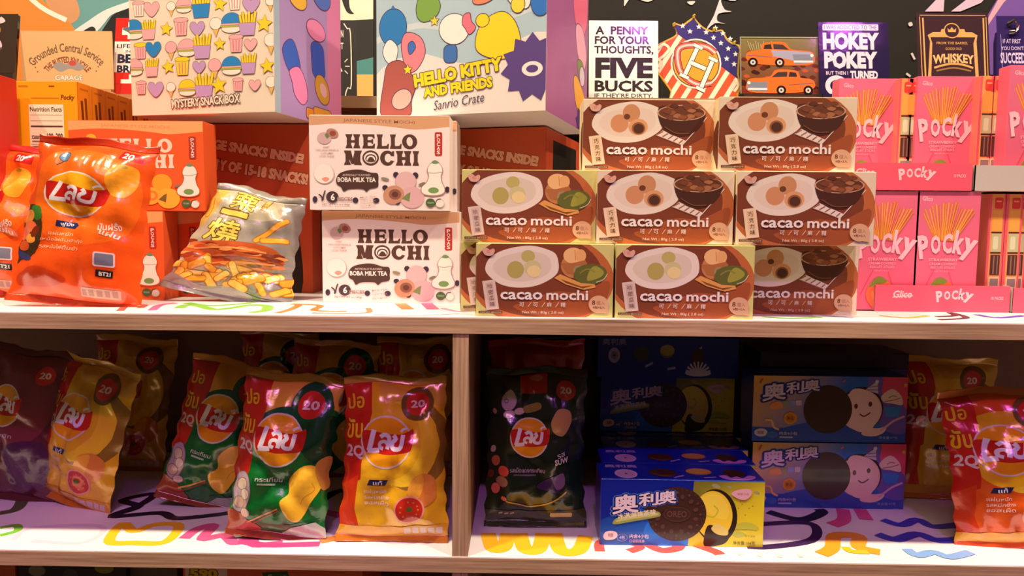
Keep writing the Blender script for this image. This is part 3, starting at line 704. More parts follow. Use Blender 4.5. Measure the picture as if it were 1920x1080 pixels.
def cn_brand(A, x0, y0, x1, y1, rot=-7, out=(70, 110, 200), ink=(228, 206, 216)):
    w_ = x1-x0; h = y1-y0; m = ((x0+x1)/2, (y0+y1)/2); R = lambda p: rotp(p, m, rot)
    spans = ((0, .40, -.02, 1.30), (.43, .73, .0, .92), (.74, 1.02, .0, .92))
    for k, (cc, ow) in enumerate(((out, .13), ((26, 36, 112), .085), (ink, None))):
        for ch, (a, b, t0, t1) in zip('奥利奥', spans):
            q = R(((x0+(a+b)/2*w_), y0+(t0+t1)/2*h)); r_ = (q[0]-(b-a)*w_/2, q[1]-(t1-t0)*h/2, q[0]+(b-a)*w_/2, q[1]+(t1-t0)*h/2)
            if ow: A.text(ch, *r_, cc, 0, ol=(cc, ow), rot=rot, sh=.12)
            else: A.text(ch, *r_, cc, .035, rot=rot, sh=.12)
def cookie(A, cx, cy, rx, ry, dark=(62, 36, 30), detail=True, word=True):
    A.ell(cx, cy, rx, ry, dark, n=40)
    if detail:
        for i in range(36):
            a = i*10; A.rect(cx+rx*.93*math.cos(math.radians(a))-rx*.035, cy+ry*.93*math.sin(math.radians(a))-ry*.02, cx+rx*.93*math.cos(math.radians(a))+rx*.035, cy+ry*.93*math.sin(math.radians(a))+ry*.02, (84, 52, 42), rot=a)
        for i in range(12):
            a = math.radians(i*30+15); A.ell(cx+rx*.66*math.cos(a), cy+ry*.66*math.sin(a), rx*.09, ry*.075, (88, 56, 46), rot=i*30, n=8); A.ell(cx+rx*.8*math.cos(a+.26), cy+ry*.8*math.sin(a+.26), rx*.05, ry*.04, (96, 62, 52), rot=i*30, n=8)
        A.ell(cx, cy, rx*.46, ry*.28, (86, 54, 44)); A.ell(cx, cy, rx*.43, ry*.25, dark)
        if word: A.text('OREO', cx-rx*.34, cy-ry*.12, cx+rx*.34, cy+ry*.12, (98, 64, 54), .02)
def art_oreo_green():
    A = Art(1850, 800, grad(0, 0, (10, 24, 120), 900, 700, (30, 110, 210)))
    A.poly([(0, 0), (1050, 0), (1050, 250), (400, 300), (0, 500)], (12, 30, 140)); A.blob([(560, 500), (860, 420), (1000, 800), (700, 800), (500, 700)], (34, 120, 220))
    A.poly([(1050, 10), (1850, 10), (1850, 800), (1000, 800)], grad(1200, 100, (128, 124, 40), 1500, 500, (226, 208, 40)))
    for x, y, rx in ((1300, 65, 50), (1450, 75, 30), (1760, 140, 36)): A.ell(x, y, rx, rx*.5, (160, 158, 110), rot=20)
    for x, y in ((1560, 330), (1600, 280), (1680, 330), (1640, 410), (1720, 300), (1580, 250)): A.ell(x, y, 9, 7, (150, 140, 40))
    A.blob([(1480, 590), (1600, 500), (1740, 520), (1800, 590), (1640, 600)], (190, 190, 60)); A.blob([(1480, 640), (1560, 610), (1660, 650), (1560, 690)], (186, 190, 70)); A.line([(1480, 600), (1640, 585), (1780, 600)], 8, (150, 150, 50), sm=3)
    A.ell(1310, 430, 240, 330, (40, 24, 20), rot=-6, n=40); A.ell(1280, 415, 215, 292, (236, 204, 50), rot=-6, n=40)
    A.blob([(1100, 230), (1300, 150), (1440, 300), (1430, 460), (1300, 440), (1180, 350)], (240, 216, 70)); A.line([(1190, 420), (1280, 440), (1330, 360), (1280, 300)], 16, (190, 196, 50), sm=5)
    A.blob([(1210, 560), (1270, 540), (1350, 600), (1440, 620), (1470, 680), (1400, 770), (1200, 800), (1180, 700)], (44, 26, 22)); A.blob([(1260, 580), (1330, 520), (1400, 560), (1450, 600), (1440, 660), (1330, 650)], (224, 208, 110))
    cookie(A, 865, 410, 335, 330); A.poly([(500, 300), (700, 270), (860, 300), (700, 380), (600, 470), (500, 480)], (62, 36, 30)); A.blob([(480, 240), (600, 260), (700, 285), (620, 320), (540, 310), (470, 330)], (14, 40, 150))
    cn_brand(A, 120, 165, 830, 330)
    A.blob([(140, 520), (200, 460), (420, 400), (640, 380), (680, 430), (620, 455), (400, 500), (170, 545)], (150, 160, 80)); A.blob([(190, 490), (400, 420), (630, 400), (630, 430), (400, 470), (200, 510)], (196, 196, 120))
    A.text('冰淇淋抹茶味', 190, 385, 630, 450, (240, 226, 190), .03, rot=-9)
    A.blob([(35, 690), (60, 640), (120, 625), (180, 640), (196, 690), (150, 730), (60, 735)], (240, 200, 206)); A.text('轻甜', 90, 655, 150, 700, (110, 60, 60), .02); A.ell(250, 705, 62, 48, (150, 140, 180)); A.ell(250, 705, 56, 42, (30, 70, 170)); A.text('4包', 220, 680, 280, 725, (200, 196, 220), .02)
    A.text('内含4小包', 335, 660, 552, 712, (226, 206, 222), .03); A.text('口袋装随身', 335, 725, 505, 765, (206, 190, 216), .02)
    A.blob([(1470, 150), (1560, 100), (1680, 95), (1700, 160), (1640, 220), (1560, 215)], (226, 170, 176)); A.text('抹茶小点', 1540, 140, 1670, 170, (150, 110, 90), .01)
    A.text('饼干净含', 1640, 655, 1760, 680, (150, 140, 50), .01); A.text('净含量:104克', 1510, 730, 1760, 775, (110, 96, 40), .02)
    return A
def art_oreo_top():
    A = Art(1300, 330, (14, 34, 150)); A.text('奥利奥', 60, 30, 330, 90, (180, 160, 200), .03); A.ell(215, 220, 92, 92, (206, 180, 206)); A.ell(215, 220, 80, 80, (190, 160, 190)); A.ell(215, 220, 12, 12, (90, 60, 80))
    cookie(A, 520, 190, 115, 85, detail=False); A.blob([(420, 190), (520, 240), (620, 220), (520, 280)], (96, 60, 40)); A.line([(590, 290), (680, 240)], 16, (180, 160, 200)); A.ell(820, 160, 105, 70, (160, 120, 50)); A.ell(820, 150, 100, 58, (196, 150, 70))
    A.line([(830, 285), (930, 270)], 14, (180, 160, 200)); cookie(A, 1100, 190, 90, 80, detail=False)
    A.blob([(960, 250), (1020, 230), (1050, 280), (1100, 250), (1140, 285), (1200, 235), (1250, 250), (1210, 310), (1100, 325), (1000, 310)], (196, 130, 206))
    return A
def art_oreo_narrow():
    A = Art(1300, 260, (12, 34, 130)); A.text('奥利奥', 40, 10, 260, 50, (150, 140, 180), .03)
    A.ell(150, 118, 54, 50, (176, 170, 176)); A.ell(150, 118, 30, 26, (130, 124, 140)); A.ell(150, 118, 9, 9, (60, 50, 70)); A.ell(400, 110, 70, 50, (60, 62, 30)); A.line([(440, 190), (510, 165)], 16, (160, 160, 190)); A.ell(640, 90, 68, 42, (110, 110, 40)); A.ell(640, 82, 66, 36, (166, 160, 70)); A.line([(645, 205), (720, 195)], 16, (160, 160, 190)); A.line([(905, 90), (960, 60)], 14, (160, 160, 190))
    cookie(A, 925, 130, 60, 62, detail=False)
    for a in range(-80, 81, 20): A.line([(930, 235), (930+115*math.sin(math.radians(a)), 235-72*math.cos(math.radians(a))-10)], 14, (206, 206, 214))
    A.ell(930, 228, 120, 22, (206, 206, 214)); return A
def art_oreo_party():
    A = Art(1150, 515, grad(0, 0, (240, 180, 50), 520, 330, (46, 104, 190)))
    A.poly([(0, 400), (1150, 430), (1150, 515), (0, 515)], (36, 90, 190)); A.blob([(200, 420), (600, 340), (1000, 400), (1150, 380), (1150, 515), (200, 515)], (48, 80, 170))
    A.poly([(890, 0), (1150, 0), (1150, 260), (1100, 180), (960, 130)], (222, 76, 100)); A.blob([(860, 0), (960, 0), (960, 130), (1040, 200), (1150, 250), (1150, 430), (1000, 420), (920, 300), (860, 140)], (110, 90, 170))
    A.ell(810, 250, 165, 172, (50, 30, 28), n=36); A.ell(808, 260, 156, 160, (240, 196, 180), n=36)
    A.blob([(820, 440), (860, 400), (940, 400), (1000, 390), (990, 430), (930, 462), (850, 462)], (240, 196, 180)); A.line([(960, 420), (1010, 380), (1060, 340), (1135, 305)], 16, (214, 170, 180), sm=4); A.blob([(720, 120), (830, 100), (930, 180), (950, 260), (900, 400), (800, 430), (720, 350)], (244, 202, 188))
    A.ell(770, 230, 14, 20, (96, 44, 44)); A.ell(876, 212, 14, 20, (96, 44, 44)); A.line([(800, 290), (835, 308), (880, 278)], 10, (96, 44, 44), sm=4)
    cookie(A, 560, 258, 182, 190, (66, 42, 34), detail=False)
    A.poly([(835, 100), (922, 30), (930, 130)], (206, 196, 200)); A.line([(862, 80), (928, 70)], 9, (140, 130, 150)); A.line([(845, 100), (928, 100)], 9, (140, 130, 150)); A.ell(918, 36, 14, 14, (226, 216, 216))
    A.poly([(980, 230), (1105, 230), (1090, 310), (1000, 310)], (60, 130, 200)); A.blob([(955, 150), (1030, 90), (1100, 140), (1115, 215), (1040, 205), (975, 195)], (236, 204, 180)); A.line([(980, 190), (1040, 180), (1100, 160)], 6, (140, 90, 70), sm=4); A.line([(1010, 160), (1040, 145), (1070, 150)], 6, (140, 90, 70), sm=3)
    cn_brand(A, 60, 50, 480, 145, out=(60, 70, 150))
    A.blob([(130, 220), (200, 200), (220, 250), (140, 260)], (236, 150, 90)); A.rrect(222, 195, 265, 235, 8, (150, 160, 120)); A.rrect(268, 190, 315, 232, 8, (150, 160, 220)); A.rrect(318, 188, 362, 230, 8, (214, 190, 200)); A.ell(282, 330, 50, 48, (226, 150, 50)); A.ell(282, 330, 36, 34, (206, 130, 40)); A.text('新品', 258, 316, 306, 344, (120, 60, 30), .02)
    A.line([(90, 345), (140, 350), (160, 400), (200, 420)], 16, (240, 190, 120), sm=4); A.ell(65, 445, 50, 32, (226, 206, 206)); A.text('轻甜', 40, 432, 88, 458, (90, 60, 100), .02); A.ell(150, 460, 44, 28, (60, 110, 180)); A.text('内含4小包', 205, 436, 338, 462, (200, 190, 210), .02); A.rect(205, 474, 305, 486, (180, 180, 210))
    A.line([(45, 60), (65, 20)], 12, (206, 90, 60)); A.line([(660, 40), (680, 24)], 12, (226, 90, 90)); A.poly(star(1130, 60, 18), (240, 190, 60)); A.text('净含量:97克', 950, 462, 1090, 484, (150, 160, 206), .01)
    return A

def snack_scatter(A, x0, y0, x1, y1, n, seed, big):
    """plain generic snacks: burgers, chip tubs, stars, hearts, cups"""
    r = random.Random(seed); Y, B, P, L, W_, Gn = (244, 206, 40), (40, 130, 200), (240, 170, 176), (190, 150, 200), (240, 228, 214), (170, 180, 60); O = (120, 90, 40)
    cols = int(math.sqrt(n*(x1-x0)/(y1-y0)))+1; rows = n//cols+1; k = 0
    for j in range(rows):
        for i in range(cols):
            cx = x0+(i+.5+.25*(j % 2)-.1)*(x1-x0)/cols+r.uniform(-12, 12); cy = y0+(j+.5)*(y1-y0)/rows+r.uniform(-10, 10); s_ = big*r.uniform(.75, 1.15); t = k % 6; k += 1
            ol = (O, 2.2)
            if t == 0:   # burger
                A.ell(cx, cy+s_*.35, s_*.9, s_*.35, W_, ol=ol); A.rrect(cx-s_, cy, cx+s_, cy+s_*.22, s_*.1, Gn, ol=ol); A.rrect(cx-s_*.95, cy-s_*.14, cx+s_*.95, cy+s_*.06, s_*.09, P, ol=ol)
                A.ell(cx, cy-s_*.1, s_*.95, s_*.85, r.choice((Y, Y, B, P)), ol=ol, a0=180, a1=360, n=16)
            elif t == 1: # tub of fries
                for q in range(6): A.rect(cx-s_*.7+q*s_*.26, cy-s_*(.8+.25*(q % 2)), cx-s_*.5+q*s_*.26, cy+s_*.1, Y, rot=-10+q*4, ol=ol)
                A.poly([(cx-s_*.8, cy-s_*.1), (cx+s_*.8, cy-s_*.1), (cx+s_*.62, cy+s_*.95), (cx-s_*.62, cy+s_*.95)], r.choice((B, L, P)), ol=ol)
            elif t == 2: # star / sparkle
                A.poly(star(cx, cy, s_*.75, rot=-90+r.uniform(-20, 20)), Y, ol=ol)
            elif t == 3: # drum cup with lid
                A.poly([(cx-s_*.6, cy-s_*.6), (cx+s_*.6, cy-s_*.6), (cx+s_*.48, cy+s_*.7), (cx-s_*.48, cy+s_*.7)], r.choice((W_, Y, P)), ol=ol); A.ell(cx, cy-s_*.62, s_*.68, s_*.2, r.choice((Y, B, P)), ol=ol)
                for q in range(3): A.line([(cx-s_*.3+q*s_*.3, cy-s_*.35), (cx-s_*.26+q*s_*.26, cy+s_*.6)], s_*.1, (214, 120, 130))
            elif t == 4: # heart
                A.blob([(cx, cy+s_*.7), (cx-s_*.7, cy), (cx-s_*.6, cy-s_*.5), (cx-s_*.2, cy-s_*.5), (cx, cy-s_*.25), (cx+s_*.2, cy-s_*.5), (cx+s_*.6, cy-s_*.5), (cx+s_*.7, cy)], r.choice((P, B, L)), n=4, ol=ol)
            else:        # ice cream cone
                A.poly([(cx-s_*.4, cy), (cx+s_*.4, cy), (cx, cy+s_)], (230, 180, 90), ol=ol); A.ell(cx, cy-s_*.15, s_*.55, s_*.5, r.choice((P, W_, B)), ol=ol)
def art_mystery():
    A = Art(900, 1000, (232, 214, 194)); snack_scatter(A, -10, -10, 910, 910, 66, 5, 62)
    A.text('MYSTERY SNACK BOX', 260, 905, 690, 955, (236, 220, 200), .035, ol=((90, 66, 56), .07), rot=-3)
    return A
def art_mystery_side():
    A = Art(560, 1000, (176, 146, 206)); A.rect(0, 0, 40, 1000, (166, 186, 206)); A.rect(430, 0, 560, 1000, (226, 136, 186)); O = ((110, 60, 110), 5)
    A.rrect(290, 500, 400, 720, 44, (60, 90, 200), ol=O, rot=-4); A.blob([(60, 640), (90, 580), (140, 560), (180, 640), (190, 720), (140, 760), (90, 720)], (60, 100, 206), ol=O); A.blob([(110, 740), (180, 700), (230, 760), (250, 860), (210, 910), (150, 870), (130, 800)], (236, 140, 196), ol=O)
    A.ell(380, 780, 90, 60, (214, 160, 60), ol=O, rot=70); A.ell(390, 780, 44, 30, (232, 180, 180), rot=70); A.rrect(300, 900, 460, 1010, 20, (240, 166, 60), ol=O); A.rrect(240, 920, 300, 980, 10, (240, 156, 50), ol=O)
    A.ell(330, 430, 80, 60, (236, 140, 190), ol=O); A.ell(180, 300, 70, 60, (240, 190, 70), ol=O); A.ell(380, 200, 80, 80, (90, 120, 210), ol=O)
    return A
def art_crate():
    A = Art(1200, 1100, (168, 192, 206)); O = ((70, 46, 80), 5)
    A.blob([(0, 820), (300, 700), (700, 780), (1200, 620), (1200, 1100), (0, 1100)], (226, 216, 212)); A.line([(0, 600), (300, 520), (700, 560), (1200, 440)], 40, (196, 208, 214), sm=6)
    A.ell(125, 520, 100, 120, (40, 120, 186), ol=O); A.poly([(110, 400), (125, 380), (145, 404)], (40, 120, 186), ol=O)      # balloon
    A.blob([(70, 620), (110, 600), (160, 660), (130, 760), (80, 740), (50, 680)], (238, 226, 222), ol=O)
    A.blob([(190, 620), (230, 560), (330, 600), (360, 700), (300, 800), (230, 810), (200, 720)], (232, 128, 142), ol=O); A.blob([(240, 640), (270, 620), (290, 660), (250, 700)], (60, 110, 190), ol=O)
    A.blob([(300, 400), (330, 340), (420, 330), (470, 400), (440, 470), (360, 500), (310, 470)], (120, 160, 70), ol=O); A.poly(star(430, 500, 34), (236, 206, 60), ol=O)
    A.ell(570, 560, 105, 95, (240, 230, 224), ol=O, rot=14); A.blob([(640, 480), (680, 470), (690, 520), (720, 560), (680, 600), (650, 560), (630, 530)], (226, 110, 130), ol=O); A.rrect(500, 660, 590, 770, 30, (60, 110, 180), ol=O)
    A.ell(780, 380, 80, 34, (226, 130, 96), ol=O, rot=-14)
    A.blob([(730, 700), (740, 580), (820, 500), (920, 480), (1000, 560), (1030, 700), (960, 760), (840, 760)], (244, 206, 30), ol=O); A.ell(770, 520, 44, 40, (244, 206, 30), ol=O)
    A.blob([(1080, 340), (1120, 240), (1210, 200), (1210, 480), (1120, 500)], (40, 110, 196), ol=O); A.blob([(920, 300), (1000, 250), (1090, 300), (1080, 460), (980, 440), (930, 380)], (236, 226, 218), ol=O); A.ell(1010, 440, 44, 50, (240, 206, 60), ol=O)
    A.poly(star(1110, 830, 215, 165, n=11), (86, 62, 130)); A.ell(1110, 840, 70, 46, (236, 224, 220)); A.ell(1110, 840, 40, 24, (86, 62, 130))
    A.blob([(60, 860), (90, 760), (180, 740), (240, 800), (290, 900), (260, 1000), (240, 1100), (40, 1100)], (164, 84, 78), ol=O); A.poly(star(235, 800, 34), (240, 210, 40), ol=O); A.ell(190, 990, 76, 60, (206, 170, 160), ol=O, rot=-30)
    A.ell(480, 260, 70, 60, (238, 226, 222), ol=O); A.ell(660, 240, 90, 60, (240, 190, 190), ol=O); A.ell(200, 200, 90, 70, (240, 206, 60), ol=O); A.ell(900, 150, 80, 70, (226, 150, 170), ol=O); A.ell(420, 100, 70, 70, (60, 120, 190), ol=O)
    A.text('HELLO KITTY', 278, 792, 912, 880, (246, 210, 30), .06, ol=((80, 56, 60), .045), rot=-7.5); A.text('AND FRIENDS', 350, 895, 842, 965, (246, 210, 30), .055, ol=((80, 56, 60), .045), rot=-5.5)
    A.text('Sanrio Crate', 420, 990, 780, 1052, (80, 66, 96), .0, rot=-7, sh=.25)
    return A
def art_crate_side():
    A = Art(900, 1100, (166, 94, 154)); O = ((70, 30, 90), 6)
    A.ell(700, 180, 180, 240, (236, 110, 150), ol=O); A.blob([(600, 380), (760, 360), (860, 520), (800, 640), (640, 560)], (236, 170, 200), ol=O); A.blob([(640, 620), (760, 600), (840, 700), (700, 740)], (120, 140, 70), ol=O)
    A.blob([(560, 760), (660, 740), (850, 860), (860, 1010), (700, 990), (600, 900)], (240, 170, 50), ol=O); A.ell(760, 700, 60, 70, (226, 200, 230), ol=O); A.poly(star(760, 1060, 150, 110, n=9), (80, 54, 120)); return A
def art_redcrate():
    A = Art(1000, 1000, (206, 84, 46)); c = (255, 190, 156); o = ((120, 34, 22), .04)
    A.text('LARGE SNACKS INSIDE!', 290, 118, 960, 182, c, .07, ol=o, rot=9); A.text('A VARIETY OF 15-18 SNACKS!', 180, 226, 985, 296, c, .07, ol=o, rot=9)
    A.line([(200, 430), (260, 390), (320, 430), (280, 480)], 12, (220, 150, 120), sm=5); A.line([(330, 440), (370, 380), (440, 400), (430, 470)], 12, (220, 150, 120), sm=5)
    A.blob([(700, 620), (800, 520), (900, 560), (930, 1000), (700, 1000)], (44, 30, 22)); A.blob([(760, 700), (800, 660), (840, 900), (800, 980)], (150, 60, 34)); return A
def art_redcrate_side():
    A = Art(1000, 1000, (196, 76, 44)); A.rrect(170, 60, 830, 760, 10, (36, 30, 26)); A.poly([(560, 430), (700, 560), (760, 740), (690, 740), (640, 600)], (214, 204, 190)); return A

def art_plum():
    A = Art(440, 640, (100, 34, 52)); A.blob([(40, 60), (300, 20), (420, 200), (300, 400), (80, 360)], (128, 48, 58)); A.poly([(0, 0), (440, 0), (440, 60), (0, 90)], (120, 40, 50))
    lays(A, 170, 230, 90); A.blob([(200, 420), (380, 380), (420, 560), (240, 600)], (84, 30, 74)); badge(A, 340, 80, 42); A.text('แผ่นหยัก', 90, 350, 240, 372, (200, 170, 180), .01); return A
# ------------------------------------------------------------------ the place: wall, floor, shelf unit
LOW = -28.4; T_UP = 1.9; BOT = -57.0
def plane_art(pts): return pts
wall = Acc(); wall.box(-110, 110, 60, 64, -70, 85, (26, 20, 17))
mu = Art(1920, 520)
mu.it = []
mu.poly([(0, -160), (260, -160), (260, 0), (205, 75), (130, 110), (0, 150)], (244, 128, 52))
mu.blob([(60, -170), (260, -170), (260, 40), (150, 60), (110, 20), (70, -20)], (98, 148, 150)); mu.blob([(75, -40), (110, -60), (150, 20), (125, 45), (90, 10)], (196, 140, 100))
mu.poly([(0, 60), (130, 40), (150, 70), (80, 200), (0, 200)], (244, 128, 52))
mu.line([(20, -40), (75, 12), (125, 38)], 9, (240, 222, 210), sm=4)
mu.poly([(255, 0), (255, 260), (190, 260), (190, 60), (210, 30)], (28, 26, 30))
mu.blob([(255, 8), (290, -20), (255, -2), (200, 18), (165, 40), (135, 62), (150, 66), (180, 60), (196, 44), (210, 28), (240, 16)], (206, 212, 214))
mu.blob([(150, 64), (172, 50), (180, 58), (166, 66)], (30, 32, 36))
mu.poly([(560, -160), (700, -160), (700, 150), (560, 150)], (226, 212, 190)); mu.blob([(640, -10), (652, -30), (656, 14), (664, 26), (650, 22)], (40, 36, 36))
mu.poly([(640, 40), (700, 36), (700, 110), (640, 120)], (40, 40, 36)); mu.poly([(664, 116), (700, 108), (700, 140), (670, 146)], (70, 130, 130)); mu.poly([(664, 140), (700, 140), (700, 190), (664, 190)], (222, 170, 96))
for q in (((1170, 12), (1180, -20), (1230, -10), (1215, 4), (1185, -4)), ((1288, 4), (1303, 3), (1296, 10))): mu.blob(list(q), (214, 200, 196))
mu.poly(smooth([(1324, 56), (1338, 30), (1356, -10), (1400, -20), (1378, 2), (1352, -2), (1358, 18), (1371, 22), (1347, 26), (1345, 40), (1360, 45), (1340, 44)], 3), (214, 200, 210))
mu.poly([(1733, 22), (1758, -4), (1772, -30), (1768, 22)], (206, 180, 206)); mu.poly([(1782, 22), (1808, 2), (1850, -40), (1880, -40), (1838, 6), (1800, 22)], (206, 180, 206))
mu.poly([(1850, 140), (1846, 36), (1880, -20), (1930, -60), (2100, -60), (2100, 160)], (112, 76, 158)); mu.poly([(1846, 44), (1870, 0), (1900, -30), (1915, -30), (1880, 6), (1850, 50)], (214, 160, 176))
mu.blob([(1702, 44), (1708, 42), (1710, 48), (1704, 50)], (200, 190, 190)); mu.line([(1708, 100), (1714, 112)], 4, (200, 190, 190)); mu.line([(1698, 138), (1706, 144)], 4, (200, 190, 190))
mu.W, mu.H = 1, 1
for k, (tr, c) in enumerate(mu.it):
    key = {}; vs = []; fs = []
    for t in tr:
        idx = []
        for p in t:
            if p not in key: key[p] = len(vs); x, z = V(p[0], p[1], 60); vs.append((x, 60-.03-.01*k, z))
            idx.append(key[p])
        fs.append(idx)
    wall.add(vs, fs, c)
o = wall.obj('wall_back', 'paint'); o['kind'] = 'structure'
fl = Acc(); fl.box(-400, 400, -500, 64, -100, -96, (88, 70, 58)); o = fl.obj('floor', 'paint'); o['kind'] = 'structure'

shelf = empty('display_shelf', (0, 0, -96))
tag(shelf, 'white-topped plywood display shelf with doodle-covered boards and an upright divider', 'shelf')
Z0 = 96
def doodles(A, items):
    """A board top, pixel strokes laid on the real board at height z"""
    pass
def board(name, z, y1, strokes, extra=None):
    a = Acc(); a.box(-105, 105, 0, y1, z-T_UP+Z0, z+Z0, (236, 232, 228), 0)
    a.box(-105, 105, -.05, 0.02, z-T_UP-.0+Z0, z-.12+Z0, (170, 130, 96), 1)
    a.box(-105, 105, .01, y1, z-T_UP-.03+Z0, z-T_UP+.02+Z0, (170, 130, 96), 2)
    for k, (pts, wd, c, closed) in enumerate(strokes):
        gp = [G(px, py, z) for px, py in pts]
        A = Art(1, 1); A.line(smooth(gp, 5, closed), wd*1.75, c, closed)
        key = {}; vs = []; fs = []
        for ti, t in enumerate(A.it[-1][0]):
            q = t if area2(t) > 0 else t[::-1]
            for ax, lim, sg in ((1, .12, 1), (0, -104, 1), (0, 104, -1), (1, y1, -1)):
                q = clip_poly(q, ax, lim, sg)
                if len(q) < 3: break
            if len(q) < 3: continue
            n = len(vs); vs += [(p[0], p[1], z+Z0+.006+.0025*k+.00008*ti) for p in q]; fs.append(list(range(n, n+len(q))))
        if fs: a.add(vs, fs, c)
    return a.obj(name, ['lam', 'ply_edge', 'ply'], shelf)
OR, YE, PK, BK, BL, GR_, RD, LB = (240, 130, 70), (250, 190, 40), (226, 90, 140), (40, 32, 44), (70, 70, 190), (120, 190, 60), (226, 90, 80), (130, 170, 226)
board('upper_board', 0, 60, [
    ([(225, 583), (240, 572), (270, 572), (262, 578)], .5, RD, False), ([(285, 582), (300, 572), (330, 568)], .6, PK, False),
    ([(335, 578), (350, 572), (375, 574), (400, 580), (430, 578), (470, 572), (500, 574), (498, 582), (470, 586)], .75, GR_, False), ([(350, 568), (390, 573), (450, 570), (480, 566)], .7, GR_, False),
    ([(520, 587), (545, 580), (560, 572), (548, 570), (600, 573), (590, 582), (650, 584)], .55, OR, False), ([(585, 587), (640, 588), (690, 586), (690, 578)], .4, OR, False),
    ([(750, 569), (765, 580)], .9, OR, False), ([(800, 569), (812, 580)], .9, PK, False), ([(830, 578), (860, 584), (900, 582)], .4, (200, 150, 200), False), ([(700, 590), (780, 592), (860, 588)], .3, (210, 190, 190), False),
    ([(1470, 590), (1500, 588), (1550, 592), (1600, 596)], .6, (160, 160, 200), False), ([(1430, 594), (1480, 597), (1540, 595)], .4, GR_, False),
    ([(1755, 594), (1790, 592), (1780, 586), (1812, 596), (1760, 600)], .45, BK, False), ([(1830, 590), (1870, 596), (1920, 592)], .5, BL, False), ([(1650, 592), (1700, 596), (1740, 592)], .4, YE, False)])
board('lower_board', LOW, 38, [
    ([(0, 990), (30, 985), (32, 995), (0, 1004)], .55, GR_, False), ([(0, 962), (30, 955), (42, 935), (30, 920)], .9, (90, 100, 60), False), ([(25, 1012), (60, 990), (180, 985), (190, 1000), (150, 1018), (60, 1014)], .45, (226, 206, 216), False),
    ([(205, 1015), (230, 982), (252, 996), (290, 984), (335, 985), (310, 1016), (250, 1018)], .75, YE, True), ([(345, 1010), (370, 992), (400, 986), (380, 1010), (420, 1004), (440, 1018), (470, 1010), (480, 1022), (530, 1018)], .85, PK, False),
    ([(210, 966), (260, 950), (230, 938), (290, 926), (260, 948), (210, 968), (300, 962), (330, 972), (400, 966), (440, 960)], .75, BK, False),
    ([(600, 1015), (640, 1008), (690, 1010)], .9, OR, False), ([(450, 1014), (500, 1022), (600, 1020)], .8, (210, 70, 130), False), ([(600, 940), (640, 920), (700, 930)], .9, BK, False), ([(560, 975), (600, 960), (640, 968)], .9, PK, False),
    ([(915, 1000), (925, 1028), (945, 1026), (952, 1000)], 1.1, YE, False), ([(975, 1000), (985, 1030), (1010, 1030), (1018, 1000)], 1.1, YE, False), ([(1040, 1000), (1052, 1033), (1085, 1032), (1098, 1005)], 1.1, YE, False),
    ([(1125, 1034), (1125, 1018), (1150, 1012), (1200, 1024), (1180, 1034)], .7, RD, False), ([(1210, 1018), (1240, 1032), (1270, 1028), (1275, 1018)], .8, RD, False), ([(1300, 1020), (1340, 1034), (1350, 1040)], .8, RD, False),
    ([(1385, 1038), (1392, 1040)], .5, (220, 212, 212), False), ([(1420, 1039), (1430, 1041)], .7, (220, 212, 212), False), ([(1455, 1041), (1466, 1042)], .7, (220, 212, 212), False), ([(1495, 1041), (1505, 1042)], .6, (220, 212, 212), False),
    ([(1440, 960), (1500, 975), (1540, 962), (1535, 955)], .9, BK, False), ([(1400, 985), (1500, 980), (1530, 990), (1520, 1014), (1440, 1026), (1400, 1025)], .7, (60, 36, 80), False),
    ([(1580, 955), (1582, 975), (1560, 985)], 1.0, PK, False), ([(1612, 955), (1625, 975)], 1.0, PK, False),
    ([(1540, 1040), (1560, 1028), (1566, 1005), (1610, 1006), (1610, 1026), (1650, 1036)], 1.0, (246, 160, 40), False), ([(1585, 1026), (1595, 1034), (1628, 1036)], .6, YE, False),
    ([(1655, 975), (1690, 985), (1720, 975), (1750, 988), (1800, 984)], .8, BL, False), ([(1645, 1002), (1680, 1012), (1720, 1002), (1760, 1014), (1820, 1010)], .9, BL, False), ([(1700, 1030), (1720, 1042), (1750, 1036), (1780, 1045), (1820, 1036)], .75, LB, False)])
board('bottom_board', BOT, 38, [])
a = Acc(); xd0 = V(848, 850, 0)[0]; xd0 = V(863, 850, 0)[0]
a.box(xd0-.92, xd0+.92, .12, 38, LOW+Z0, -T_UP-.03+Z0, (170, 130, 96), 0); a.box(xd0-.92, xd0+.92, .06, .14, LOW+Z0, -T_UP-.03+Z0, (170, 130, 96), 1)
a.obj('divider', ['ply', 'ply_edge_up'], shelf)
a = Acc(); a.box(xd0-.92, xd0+.92, .12, 38, BOT+Z0, LOW-T_UP-.03+Z0, (170, 130, 96), 0); a.box(xd0-.92, xd0+.92, .06, .14, BOT+Z0, LOW-T_UP-.03+Z0, (170, 130, 96), 1)
a.obj('divider', ['ply', 'ply_edge_up'], shelf)
a = Acc(); a.box(-105, 105, 38.03, 39.5, Z0-60, -T_UP-.05+Z0, (150, 110, 80)); a.obj('back_panel', 'ply', shelf)
for sx in (-1, 1):
    a = Acc(); a.box(sx*104-1, sx*104+1, .2, 37.9, 0, Z0+BOT-T_UP-.1, (150, 110, 80)); a.obj('side_support', 'ply', shelf)
LZ = 32.6
a = Acc(); a.box(-105, 105, 45.6, 59.8, LZ-2+Z0, LZ+Z0, (186, 146, 104)); a.obj('upper_ledge', 'ply', shelf)

